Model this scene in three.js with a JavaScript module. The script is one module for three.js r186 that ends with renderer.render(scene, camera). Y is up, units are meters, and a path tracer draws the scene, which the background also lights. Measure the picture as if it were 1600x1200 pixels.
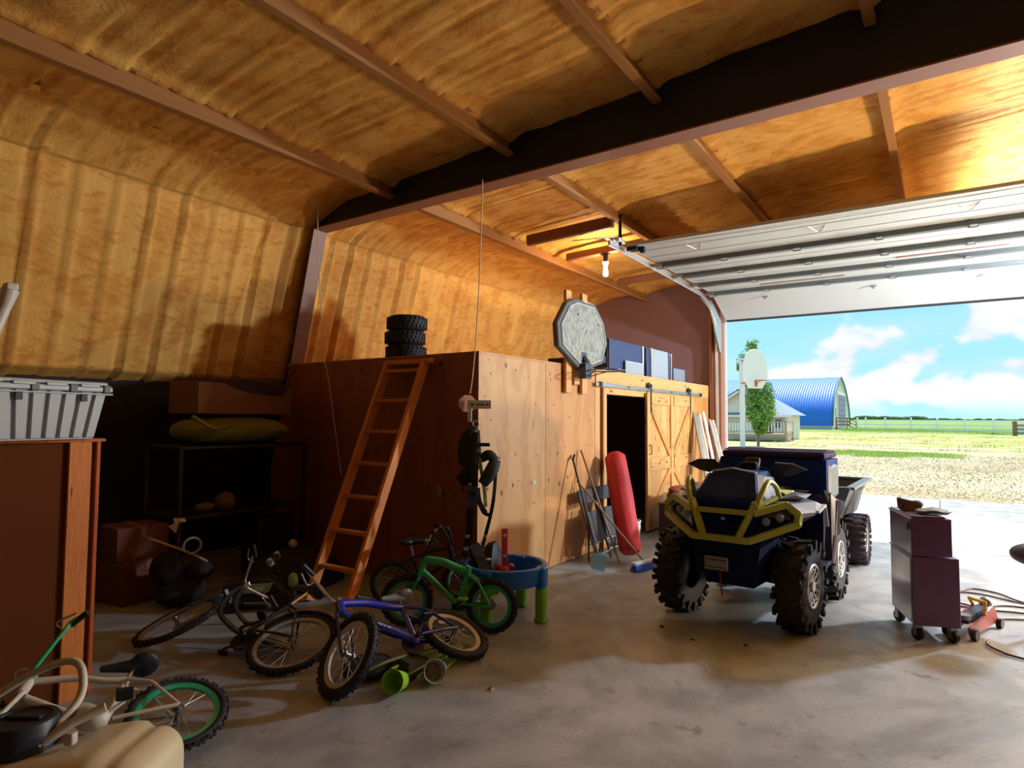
import * as THREE from 'three';
import { mergeGeometries, toCreasedNormals, mergeVertices } from 'three/addons/utils/BufferGeometryUtils.js';
import { RoundedBoxGeometry } from 'three/addons/geometries/RoundedBoxGeometry.js';
import { ConvexGeometry } from 'three/addons/geometries/ConvexGeometry.js';
import { ImprovedNoise } from 'three/addons/math/ImprovedNoise.js';
import { RectAreaLightUniformsLib } from 'three/addons/lights/RectAreaLightUniformsLib.js';

// ---------------------------------------------------------------- renderer, camera, sky, sun, exposure
const scene = new THREE.Scene();
const renderer = new THREE.WebGLRenderer({ antialias: true });
renderer.toneMapping = THREE.LinearToneMapping;
renderer.toneMappingExposure = 1.4;
renderer.shadowMap.enabled = true;
RectAreaLightUniformsLib.init();
const D2R = Math.PI / 180;
const camera = new THREE.PerspectiveCamera(2 * Math.atan(600 / 992) / D2R, 4 / 3, 0.05, 6000);
camera.position.set(0, 1.751, 0);
camera.rotation.set(3.15 * D2R, 34.15 * D2R, 0.36 * D2R, 'YXZ');
scene.add(camera);

const SUN_I = 5.8, SKY_I = 0.78, EXTRA = 1.0;
const sun = new THREE.DirectionalLight(new THREE.Color(1, 0.93, 0.82), SUN_I);
{
  const el = 60 * D2R, az = 14 * D2R;              // from the door side, a little to the right
  sun.position.set(Math.cos(el) * Math.sin(az) * 60, Math.sin(el) * 60, -Math.cos(el) * Math.cos(az) * 60 - 20);
  sun.target.position.set(0, 0, -20);
  sun.castShadow = true; sun.shadow.mapSize.set(4096, 4096);
  Object.assign(sun.shadow.camera, { left: -60, right: 60, top: 60, bottom: -60, near: 1, far: 200 });
  sun.name = 'sun'; scene.add(sun, sun.target);
}
// two unseen stand-in lamps, out of frame to the right, placed to brighten the interior
const UNSEEN_LAMPS = [[2.6, 3.4, -10.4], [2.4, 0.9, -8.8]], UNSEEN_I = [118, 38], UNSEEN_C = [[0.74, 0.87, 1.0], [1.0, 0.78, 0.52]];
for (const [i, p] of UNSEEN_LAMPS.entries()) {
  const l = new THREE.PointLight(new THREE.Color().setRGB(...UNSEEN_C[i]), UNSEEN_I[i]); l.position.set(...p); l.castShadow = true; l.shadow.radius = 8; l.name = 'unseen_lamp_light'; scene.add(l);
}
const perlin = new ImprovedNoise();
const fbm = (x, y, z, oct = 4, gain = 0.5, lac = 2.03) => { let s = 0, a = 1, n = 0; for (let i = 0; i < oct; i++) { s += a * perlin.noise(x, y, z); n += a; a *= gain; x = x * lac + 11.3; y = y * lac + 5.7; z = z * lac + 2.1; } return s / n; };
const smooth = (a, b, x) => { const t = Math.min(1, Math.max(0, (x - a) / (b - a))); return t * t * (3 - 2 * t); };
{ // a fair-weather summer sky: air plus cumulus all the way round
  const W = 2048, H = 1024, data = new Float32Array(W * H * 4);
  for (let j = 0; j < H; j++) {
    const el = ((j + 0.5) / H - 0.5) * Math.PI, y = Math.sin(el), c = Math.cos(el);
    for (let i = 0; i < W; i++) {
      const o = (j * W + i) * 4;
      let r = 0.30, g = 0.27, b = 0.2;
      if (y > -0.02) {
        const az = ((i + 0.5) / W - 0.5) * 2 * Math.PI, x = Math.cos(az) * c, z = Math.sin(az) * c;
        const h = Math.max(0, y), k = Math.exp(-h * 4.2);
        r = 0.22 + 0.28 * k; g = 0.66 + 0.24 * k; b = 0.95 + 0.03 * k;
        // cumulus towers above flat bases, in banks with clear air between them
        const yy = y * 2.2, bank = 0.24 * Math.cos(7 * (az + 1.50)) ;
        const warp = 0.25 * fbm(x * 6 + 3, yy * 5, z * 6, 2);
        const n = fbm(x * 8 + warp + 1.9, yy * 7 + 0.5, z * 8 + warp + 7.3, 5, 0.55);
        const m = fbm(x * 2.6 + 8.1, yy * 2.4, z * 2.6 + 1.2, 2);
        const band = smooth(0.0, 0.04, y) * (1 - 0.8 * smooth(0.3, 0.6, y));
        const dens = n + 0.8 * m + bank + 0.03;
        const a = smooth(0.03, 0.13, dens) * band * 0.97;
        const thin = smooth(-0.15, 0.3, fbm(x * 4 + 4, yy * 9, z * 4, 4)) * 0.3 * smooth(0, 0.02, y) * (1 - smooth(0.05, 0.25, y));
        const lit = 0.92 + 0.22 * smooth(0.05, 0.35, dens) - 0.10 * smooth(0.1, -0.15, fbm(x * 14, yy * 12 - 2, z * 14, 3));
        r += (0.98 * lit - r) * a; g += (1.0 * lit - g) * a; b += (1.04 * lit - b) * a;
        r += (0.8 - r) * thin; g += (0.85 - g) * thin; b += (0.95 - b) * thin;
      }
      data[o] = r * SKY_I; data[o + 1] = g * SKY_I; data[o + 2] = b * SKY_I; data[o + 3] = 1;
    }
  }
  const t = new THREE.DataTexture(data, W, H, THREE.RGBAFormat, THREE.FloatType);
  t.mapping = THREE.EquirectangularReflectionMapping; t.magFilter = THREE.LinearFilter; t.minFilter = THREE.LinearFilter; t.needsUpdate = true;
  scene.background = t;
  scene.backgroundRotation.set(0, 0, 0);
}

// ---------------------------------------------------------------- helpers
let seed = 12345;
const rnd = () => { seed = (seed * 1664525 + 1013904223) >>> 0; return seed / 4294967296; };
const rr = (a, b) => a + (b - a) * rnd();
const V = (x, y, z) => new THREE.Vector3(x, y, z);
const taken = {};
const numbered = (n) => { const k = taken[n] ?? 0; taken[n] = k + 1; return k ? n + '_' + String(k).padStart(3, '0') : n; };
function boxUV(g) { // metres, by the dominant normal
  if (g.userData.keepUV) return g;
  if (!g.attributes.normal) g.computeVertexNormals();
  const p = g.attributes.position, n = g.attributes.normal, uv = new Float32Array(p.count * 2);
  for (let i = 0; i < p.count; i++) {
    const ax = Math.abs(n.getX(i)), ay = Math.abs(n.getY(i)), az = Math.abs(n.getZ(i));
    let u, v;
    if (ax >= ay && ax >= az) { u = p.getZ(i); v = p.getY(i); } else if (az >= ay) { u = p.getX(i); v = p.getY(i); } else { u = p.getX(i); v = p.getZ(i); }
    uv[i * 2] = u; uv[i * 2 + 1] = v;
  }
  g.setAttribute('uv', new THREE.BufferAttribute(uv, 2));
  return g;
}
function prep(g) {
  let q = g.index ? g.toNonIndexed() : g;
  for (const k of Object.keys(q.attributes)) if (!['position', 'normal', 'uv'].includes(k)) q.deleteAttribute(k);
  if (!q.attributes.normal) q.computeVertexNormals();
  q.userData.keepUV = g.userData.keepUV;
  boxUV(q); q.morphAttributes = {}; return q;
}
function join(list) { list = [].concat(list).flat(3).filter(Boolean); return list.length === 1 ? prep(list[0]) : mergeGeometries(list.map(prep)); }
const shadow = (m) => { m.castShadow = m.receiveShadow = true; return m; };
function obj(name, geos, mat, parent) { // one named mesh
  const m = shadow(new THREE.Mesh(geos.isBufferGeometry ? prep(geos) : join(geos), mat));
  m.name = parent ? name : numbered(name);
  (parent ?? scene).add(m); return m;
}
function tag(o, label, category, group) { o.userData.label = label; o.userData.category = category; if (group) o.userData.group = group; return o; }
function thing(name, label, category, pos = [0, 0, 0], turn = 0, group) {
  const o = new THREE.Group(); o.name = numbered(name); o.position.set(...pos); o.rotation.y = turn; scene.add(o);
  return tag(o, label, category, group);
}
function struct(o, label) { o.userData.kind = 'structure'; if (label) o.userData.label = label; return o; }
function structGroup(name, pos = [0, 0, 0]) { const o = new THREE.Group(); o.name = name; o.position.set(...pos); scene.add(o); return struct(o); }
function dup(root, pos, turn, label, group) {
  const r = root.clone(); r.name = numbered(root.name.replace(/_\d{3}$/, '')); r.userData = { ...root.userData }; scene.add(r);
  r.position.set(...pos); if (turn !== undefined && turn !== null) r.rotation.y = turn;
  if (label) r.userData.label = label; if (group) r.userData.group = group;
  return r;
}
// geometry primitives
const T = (g, x = 0, y = 0, z = 0, rx = 0, ry = 0, rz = 0) => { if (rx || ry || rz) g.applyMatrix4(new THREE.Matrix4().makeRotationFromEuler(new THREE.Euler(rx, ry, rz))); return g.translate(x, y, z); };
function box(w, h, d, x = 0, y = 0, z = 0, rx = 0, ry = 0, rz = 0) { return T(new THREE.BoxGeometry(w, h, d), x, y, z, rx, ry, rz); }
function rbox(w, h, d, r, x = 0, y = 0, z = 0, rx = 0, ry = 0, rz = 0, s = 2) { return T(new RoundedBoxGeometry(w, h, d, s, Math.min(r, w / 2.01, h / 2.01, d / 2.01)), x, y, z, rx, ry, rz); }
const YUP = V(0, 1, 0);
function cyl(a, b, r1, r2 = r1, seg = 10, open = false) { // tapered cylinder between two points
  const A = V(...a), B = V(...b), d = B.clone().sub(A), L = d.length();
  const g = new THREE.CylinderGeometry(r2, r1, L, seg, 1, open);
  g.applyQuaternion(new THREE.Quaternion().setFromUnitVectors(YUP, d.normalize()));
  return g.translate((A.x + B.x) / 2, (A.y + B.y) / 2, (A.z + B.z) / 2);
}
function bar(a, b, w, h, up = [0, 1, 0]) { // rectangular bar between points: w across, h along «up»
  const A = V(...a), B = V(...b), d = B.clone().sub(A), L = d.length(), z = d.normalize(), x = V(...up).cross(z);
  if (x.length() < 1e-4) x.set(1, 0, 0).cross(z); x.normalize();
  const y = z.clone().cross(x), g = new THREE.BoxGeometry(w, h, L);
  g.applyMatrix4(new THREE.Matrix4().makeBasis(x, y, z)); return g.translate((A.x + B.x) / 2, (A.y + B.y) / 2, (A.z + B.z) / 2);
}
function tube(pts, r, seg = 24, rad = 8, closed = false, tension = 0.5) {
  return new THREE.TubeGeometry(new THREE.CatmullRomCurve3(pts.map((p) => V(...p)), closed, 'catmullrom', tension), seg, r, rad, closed);
}
function poly(pts, r, rad = 8) { const o = []; for (let i = 0; i + 1 < pts.length; i++) { o.push(cyl(pts[i], pts[i + 1], r, r, rad)); if (i) o.push(new THREE.SphereGeometry(r, rad, 6).translate(...pts[i])); } return o; }
function lathe(pts, seg = 24) { return new THREE.LatheGeometry(pts.map((p) => new THREE.Vector2(p[0], p[1])), seg); }
function torus(R, r, x = 0, y = 0, z = 0, rx = 0, ry = 0, rz = 0, rs = 10, ts = 40) { return T(new THREE.TorusGeometry(R, r, rs, ts), x, y, z, rx, ry, rz); }
function ball(r, x, y, z, sx = 1, sy = 1, sz = 1, w = 14, h = 10) { return new THREE.SphereGeometry(r, w, h).scale(sx, sy, sz).translate(x, y, z); }
function slab(pts, depth, bevel = 0) { // outline in xy, extruded along +z
  const s = new THREE.Shape(pts.map((p) => new THREE.Vector2(p[0], p[1])));
  return new THREE.ExtrudeGeometry(s, { depth, bevelEnabled: bevel > 0, bevelThickness: bevel, bevelSize: bevel, bevelOffset: -bevel, bevelSegments: 1, curveSegments: 8 });
}
function hull(pts) { return new ConvexGeometry(pts.map((p) => V(...p))); }
// displaced grid from a function (u,v in 0..1) -> [x,y,z]
function grid(nu, nv, f) {
  const pos = new Float32Array((nu + 1) * (nv + 1) * 3), idx = [];
  for (let j = 0, k = 0; j <= nv; j++) for (let i = 0; i <= nu; i++) { const p = f(i / nu, j / nv); pos[k++] = p[0]; pos[k++] = p[1]; pos[k++] = p[2]; }
  for (let j = 0; j < nv; j++) for (let i = 0; i < nu; i++) { const a = j * (nu + 1) + i, b = a + 1, c = a + nu + 1, d = c + 1; idx.push(a, b, d, a, d, c); }
  const g = new THREE.BufferGeometry(); g.setAttribute('position', new THREE.BufferAttribute(pos, 3)); g.setIndex(idx); g.computeVertexNormals();
  return g;
}
// ---------------------------------------------------------------- textures and materials
function dataTex(W, H, f, srgb = true) {
  const d = new Uint8Array(W * H * 4);
  for (let j = 0; j < H; j++) for (let i = 0; i < W; i++) { const c = f(i / W, j / H), o = (j * W + i) * 4; for (let k = 0; k < 3; k++) d[o + k] = Math.max(0, Math.min(255, c[k] * 255)); d[o + 3] = 255; }
  const t = new THREE.DataTexture(d, W, H, THREE.RGBAFormat); t.wrapS = t.wrapT = THREE.RepeatWrapping; t.magFilter = THREE.LinearFilter; t.minFilter = THREE.LinearMipmapLinearFilter; t.generateMipmaps = true;
  if (srgb) t.colorSpace = THREE.SRGBColorSpace; t.needsUpdate = true; return t;
}
// periodic noise on a torus
const pn = (u, v, s, o = 4, off = 0) => { const a = u * 2 * Math.PI, b = v * 2 * Math.PI; return fbm(Math.cos(a) * s + off, Math.sin(a) * s + Math.cos(b) * s * 0.7, Math.sin(b) * s + off, o); };
const rep = (t, x, y = x, rot = 0) => { const c = t.clone(); c.repeat.set(x, y); c.rotation = rot; c.needsUpdate = true; return c; };
const std = (color, roughness = 0.6, o = {}) => new THREE.MeshStandardMaterial({ color: Array.isArray(color) ? new THREE.Color().setRGB(...color) : color, roughness, ...o });
const metal = (color, roughness = 0.35, o = {}) => std(color, roughness, { metalness: 1, ...o });
const gloss = (color, o = {}) => new THREE.MeshPhysicalMaterial({ color: Array.isArray(color) ? new THREE.Color().setRGB(...color) : color, roughness: 0.35, clearcoat: 0.6, clearcoatRoughness: 0.2, ...o });
const mixc = (a, b, t) => a.map((x, i) => x + (b[i] - x) * t);
const TX = {};
TX.foam = dataTex(1024, 1024, (u, v) => {
  const n = pn(u, v, 1.6, 4), f = pn(u, v, 14, 3, 3), s = pn(u, v * 3, 3, 3, 9);
  let c = mixc([0.92, 0.69, 0.34], [0.87, 0.60, 0.25], smooth(-0.25, 0.35, n + 0.5 * s));
  c = mixc(c, [0.74, 0.47, 0.17], smooth(0.12, 0.45, s + 0.5 * n) * 0.3);
  return c.map((x) => x + 0.03 * f);
});
TX.foamBump = dataTex(512, 512, (u, v) => { const n = 0.5 + 0.5 * pn(u, v, 5, 4, 1) + 0.35 * pn(u, v, 26, 3, 4); return [n, n, n]; }, false);
TX.concrete = dataTex(1024, 1024, (u, v) => {
  const n = pn(u, v, 1.8, 5), f = pn(u, v, 30, 2, 5), st = smooth(0.22, 0.5, pn(u, v, 5, 4, 12));
  let c = mixc([0.63, 0.65, 0.67], [0.52, 0.54, 0.56], smooth(-0.3, 0.4, n)); c = mixc(c, [0.42, 0.39, 0.36], st * 0.5);
  return c.map((x) => x + 0.05 * f);
});
TX.concreteRough = dataTex(512, 512, (u, v) => { const n = 0.62 + 0.35 * pn(u, v, 3, 4, 2); return [n, n, n]; }, false);
const woodTex = (a, b, knots, rings = 26, W = 512, H = 1024) => dataTex(W, H, (u, v) => {
  const w = pn(u, v, 0.9, 3, 2) * 0.6 + pn(u, v, 2.2, 2, 8) * 0.15;
  const g = 0.5 + 0.5 * Math.sin((u * 1 + w * 0.5) * rings * 2 + 1.2 * pn(u, v, 1.2, 2, 5)), f = pn(u * 1, v * 0.12, 30, 2, 1);
  let c = mixc(a, b, 0.65 * g * g + 0.25 + 0.3 * f);
  for (const [kx, ky, r] of knots) { const dx = (u - kx) * 1.0, dy = (v - ky) * 1.6, d = Math.hypot(dx, dy) / r; if (d < 1.7) c = mixc(c, [0.34, 0.2, 0.1], Math.max(0, 1 - d) ** 0.6 * 0.85 + 0.18 * Math.max(0, 1.7 - d)); }
  return c;
});
const kn = (n, r0, r1) => Array.from({ length: n }, () => [rnd(), rnd(), rr(r0, r1)]);
TX.ply = woodTex([0.86, 0.68, 0.45], [0.78, 0.58, 0.36], kn(9, 0.008, 0.02), 9, 1024, 1024);
TX.pine = woodTex([0.88, 0.71, 0.46], [0.80, 0.60, 0.35], kn(7, 0.02, 0.045), 22);
TX.stud = woodTex([0.89, 0.69, 0.44], [0.82, 0.60, 0.35], kn(3, 0.015, 0.03), 20);
TX.grey = woodTex([0.66, 0.62, 0.57], [0.5, 0.46, 0.42], kn(4, 0.02, 0.04), 20);
const wood = (t, sx, sy, rot = 0, color = 0xffffff, roughness = 0.62) => new THREE.MeshStandardMaterial({ map: rep(t, sx, sy, rot), roughness, color });
const MT = {
  ply: wood(TX.ply, 1 / 1.22, 1 / 2.44, 0, 0xffffff, 0.55), plyB: wood(TX.ply, 1 / 1.22, 1 / 2.44, 0, 0xf4e6d8, 0.55),
  pine: wood(TX.pine, 2.2, 0.5), pineH: wood(TX.pine, 0.5, 2.2, 0), stud: wood(TX.stud, 5, 0.45), studDark: wood(TX.stud, 5, 0.45, 0, 0xc79a6c), greyWood: wood(TX.grey, 5, 0.4),
  foam: new THREE.MeshStandardMaterial({ map: rep(TX.foam, 0.42), bumpMap: rep(TX.foamBump, 0.9), bumpScale: 0.005, roughness: 0.8 }),
  concrete: new THREE.MeshStandardMaterial({ map: rep(TX.concrete, 0.28), roughnessMap: rep(TX.concreteRough, 0.3), roughness: 0.75 }),
  apron: new THREE.MeshStandardMaterial({ map: rep(TX.concrete, 0.33), color: 0xffffff, roughness: 0.85 }),
  redIron: std([0.30, 0.12, 0.07], 0.5), darkIron: std([0.012, 0.018, 0.045], 0.55),
  black: std([0.012, 0.012, 0.014], 0.5), blackM: std([0.02, 0.02, 0.022], 0.8), rubber: std([0.012, 0.014, 0.024], 0.75), rubberN: std([0.012, 0.012, 0.014], 0.6),
  white: std([0.8, 0.8, 0.78], 0.5), chrome: metal([0.78, 0.78, 0.8], 0.14), alu: metal([0.7, 0.7, 0.72], 0.35), galv: metal([0.55, 0.57, 0.58], 0.42), steel: metal([0.3, 0.3, 0.31], 0.4),
  red: std([0.55, 0.03, 0.04], 0.5), lime: std([0.28, 0.62, 0.05], 0.4), rope: std([0.75, 0.62, 0.35], 0.9),
};
// ---------------------------------------------------------------- the building shell
const roofY = (x) => 4.72 + 0.074 * (Math.min(x, 6 - x) + 2.1);            // low-slope gable, ridge at x = 3
const wallX = (y) => -6.72 - 0.27 * (4.2 - y);                             // slanted side wall
const ZB = -5.2, ZE = -12.85, XS = -3.88, ZF = -5.12;                      // frame line, end wall, storeroom faces
const PUR = [-5.2, -3.55, -2.0, -0.37, 1.2, 2.6];
{ // floor
  const f = obj('floor', box(21.4, 0.2, 21.1, 2.0, -0.1, -2.35), MT.concrete); struct(f, 'worn grey concrete floor of the workshop');
}
const ceiling = structGroup('ceiling');
{ // sprayed foam between the purlins, with the ribs of the roofing showing through
  const lump = (x, z) => {
    let d = 0.04 * fbm(x * 0.7, z * 3.2, 1.3, 4) + 0.008 * fbm(x * 4, z * 9, 4.4, 3);
    const ph = z / 0.305 + 0.22 * fbm(x * 0.5, z * 0.5, 3.1, 2), fr = ph - Math.floor(ph), cell = Math.floor(ph);
    const w = 0.5 + 0.5 * Math.sin(cell * 12.9898 + 3 * perlin.noise(x * 0.7, cell * 1.7, 0.5));
    d += -0.05 * w * Math.exp(-((fr - 0.5) ** 2) / 0.006) + 0.03 * w * Math.exp(-((fr - 0.64) ** 2) / 0.01);
    for (const p of PUR) { const a = Math.abs(x - p); if (a < 0.16) d += 0.06 * (1 - a / 0.16) ** 2; }
    const b = Math.abs(z - ZB); if (b < 0.3) d += 0.05 * (1 - b / 0.3) ** 2 * (0.6 + 0.5 * perlin.noise(x * 4, 2, z * 4));
    return d;
  };
  const g = grid(230, 330, (u, v) => { const x = -6.1 + 9.1 * u, z = 1.6 - 14.4 * v; return [x, roofY(x) - lump(x, z), z]; });
  const far = [grid(2, 2, (u, v) => { const x = 3 + 9.3 * u, z = 1.6 - 14.4 * v; return [x, roofY(x), z]; }), grid(4, 2, (u, v) => { const x = -6.6 + 18.9 * u, z = 8.2 - 6.6 * v; return [x, roofY(x), z]; })];
  obj('foam_lining', [g, far], MT.foam, ceiling);
  const prof = [[-7, roofY(-7) + 0.12], [3, roofY(3) + 0.12], [12.6, roofY(12.6) + 0.12], [12.6, roofY(12.6) + 0.2], [3, roofY(3) + 0.2], [-7, roofY(-7) + 0.2]];
  obj('roof_sheeting', slab(prof, 21.3).translate(0, 0, -13), MT.galv, ceiling);
  const purMat = std([0.37, 0.155, 0.036], 0.75);
  for (const p of PUR) for (const [z0, z1] of [[1.6, ZB + 0.02], [ZB - 0.02, -12.8]]) {
    const y = roofY(p), L = z0 - z1, zc = (z0 + z1) / 2;
    obj('purlin', [rbox(0.014, 0.21, L, 0.004, p - 0.03, y - 0.1, zc), rbox(0.075, 0.014, L, 0.004, p, y - 0.205, zc), rbox(0.014, 0.03, L, 0.004, p + 0.034, y - 0.19, zc), rbox(0.07, 0.05, L, 0.02, p, y - 0.01, zc)], purMat, ceiling);
  }
  // short timbers fixed between the purlins by the door track
  for (const [x0, x1, z, h, dy] of [[-5.0, -3.62, -7.75, 0.16, -0.16], [-4.98, -3.6, -8.9, 0.13, -0.17], [-5.05, -3.65, -11.0, 0.13, -0.17]])
    obj('blocking', rbox(x1 - x0, h, 0.1, 0.03, (x0 + x1) / 2, roofY((x0 + x1) / 2) + dy, z, 0, 0, 0.04), std([0.24, 0.1, 0.05], 0.6), ceiling);
  obj('hanger_strap', [box(0.03, 0.42, 0.006, -3.5, 4.28, -7.72), box(0.006, 0.42, 0.03, -3.515, 4.28, -7.705)], MT.darkIron, ceiling);
  obj('hanger_brace', bar([-4.35, 4.32, -7.95], [-3.52, 4.2, -7.72], 0.03, 0.006), MT.darkIron, ceiling);
  // the portal frame's rafter
  const xl = -6.47, xr = 3;
  const web = slab([[xl - 0.4, 4.13], [xr, 4.24], [xr, roofY(xr)], [xl - 0.3, roofY(xl)]], 0.012).translate(0, 0, ZB - 0.006);
  obj('rafter_web', web, MT.darkIron, ceiling);
  obj('rafter_flange', rbox(xr - xl + 0.05, 0.016, 0.21, 0.005, (xl + xr) / 2, 4.178, ZB, 0, 0, 0.0116), MT.redIron, ceiling);
  obj('rafter_web', box(9.3, 0.9, 0.014, 7.6, 4.55, ZB), MT.darkIron, ceiling);
}
{ // left wall: foam above, dark liner below
  const w = structGroup('wall_left');
  const rib = (z, y) => {
    const ph = z / 0.34 + 0.05 * Math.sin(y * 1.3 + z), fr = ph - Math.floor(ph), c = Math.floor(ph), on = 0.45 + 0.55 * Math.sin(c * 7.13 + 1) ** 2;
    return 0.05 * on * Math.exp(-((fr - 0.40) ** 2) / 0.006) - 0.045 * on * Math.exp(-((fr - 0.55) ** 2) / 0.004) + 0.02 * fbm(z * 1.1, y * 0.6, 7.7, 3) + 0.003 * fbm(z * 7, y * 3, 1.7, 2)
      + 0.02 * smooth(0.25, 0.0, Math.abs(y - 3.9 - 0.06 * Math.sin(z * 2.1))) + 0.016 * smooth(0.1, 0, Math.abs(y - 2.75 - 0.1 * Math.sin(z * 1.2)));
  };
  const g = grid(340, 72, (u, v) => {
    const z = 1.6 - 14.45 * u; let x, y;
    if (v < 0.8) { y = 2.13 + (v / 0.8) * 1.95; x = wallX(y); } else { const t = (v - 0.8) / 0.2; y = 4.08 + 0.36 * t; x = wallX(4.08) + 0.62 * t * t + 0.1 * t; }
    const post = smooth(0.42, 0.05, Math.abs(z - ZB)) * 0.14, edge = v < 0.04 ? -0.16 * (1 - v / 0.04) : 0;
    return [x + rib(z, y) + post + edge, y, z];
  });
  obj('foam_lining', g, MT.foam, w);
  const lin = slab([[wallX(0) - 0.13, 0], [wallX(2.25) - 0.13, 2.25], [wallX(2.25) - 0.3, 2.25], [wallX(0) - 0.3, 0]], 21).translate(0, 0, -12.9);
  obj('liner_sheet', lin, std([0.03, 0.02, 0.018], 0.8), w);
  const outer = slab([[wallX(0) - 0.3, 0], [wallX(4.9) - 0.3, 4.9], [wallX(4.9) - 0.36, 4.9], [wallX(0) - 0.36, 0]], 21.3).translate(0, 0, -13);
  obj('outer_sheeting', outer, MT.galv, w);
  obj('back_lining', grid(2, 2, (u, v) => [wallX(2.13 + 2.5 * v) + 0.02, 2.13 + 2.5 * v, 8.2 - 6.7 * u]), MT.foam, w);
  const fl = bar([-7.46, 0, ZB], [-6.47, 4.18, ZB], 0.2, 0.016, [1, 0.24, 0]);
  obj('column_flange', fl, std([0.27, 0.13, 0.09], 0.5), w);
  obj('column_web', slab([[-7.46, 0], [-6.47, 4.18], [-6.5, 4.6], [-7.0, 4.5], [-8.2, 0]], 0.012).translate(0, 0, ZB - 0.006), MT.darkIron, w);
}
{ // end wall: the overhead door opening, and an unseen second one lighting the shop
  const w = structGroup('wall_end');
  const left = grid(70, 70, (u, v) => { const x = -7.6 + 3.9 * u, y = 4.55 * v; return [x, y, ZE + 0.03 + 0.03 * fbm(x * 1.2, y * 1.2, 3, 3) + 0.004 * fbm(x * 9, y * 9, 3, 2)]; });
  obj('foam_lining', left, new THREE.MeshStandardMaterial({ color: new THREE.Color().setRGB(0.26, 0.155, 0.165), bumpMap: rep(TX.foamBump, 0.9), bumpScale: 0.005, roughness: 0.65 }), w);  // dim purple cast on this wall put into the foam colour
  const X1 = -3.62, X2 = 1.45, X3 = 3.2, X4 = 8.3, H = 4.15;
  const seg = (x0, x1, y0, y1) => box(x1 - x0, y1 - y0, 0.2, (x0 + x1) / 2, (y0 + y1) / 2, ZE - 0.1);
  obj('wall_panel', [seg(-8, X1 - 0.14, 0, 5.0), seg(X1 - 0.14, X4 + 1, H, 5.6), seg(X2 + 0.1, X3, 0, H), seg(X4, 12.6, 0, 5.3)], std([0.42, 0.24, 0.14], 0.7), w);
  obj('jamb', [rbox(0.14, H, 0.22, 0.008, X1 - 0.09, H / 2, ZE - 0.06), rbox(0.05, H, 0.14, 0.006, X1 - 0.2, H / 2, ZE + 0.09)], std([0.33, 0.13, 0.07], 0.55), w);
  obj('jamb', rbox(0.14, H, 0.22, 0.008, X2 + 0.07, H / 2, ZE - 0.06), std([0.33, 0.13, 0.07], 0.55), w);
  obj('jamb_trim', [rbox(0.1, H, 0.05, 0.006, X1 - 0.03, H / 2, ZE - 0.2), rbox(0.1, H, 0.05, 0.006, X2 + 0.03, H / 2, ZE - 0.2)], std([0.8, 0.8, 0.8], 0.5), w);
  const dk = std([0.05, 0.04, 0.035], 0.8);  // unseen walls kept dark to limit bounce onto the storeroom front
  struct(obj('wall_right', box(0.2, 5.2, 21.3, 12.4, 2.6, -2.35), dk));
  struct(obj('wall_back', box(21, 5.6, 0.2, 2.3, 2.8, 8.2), dk));
}
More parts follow.
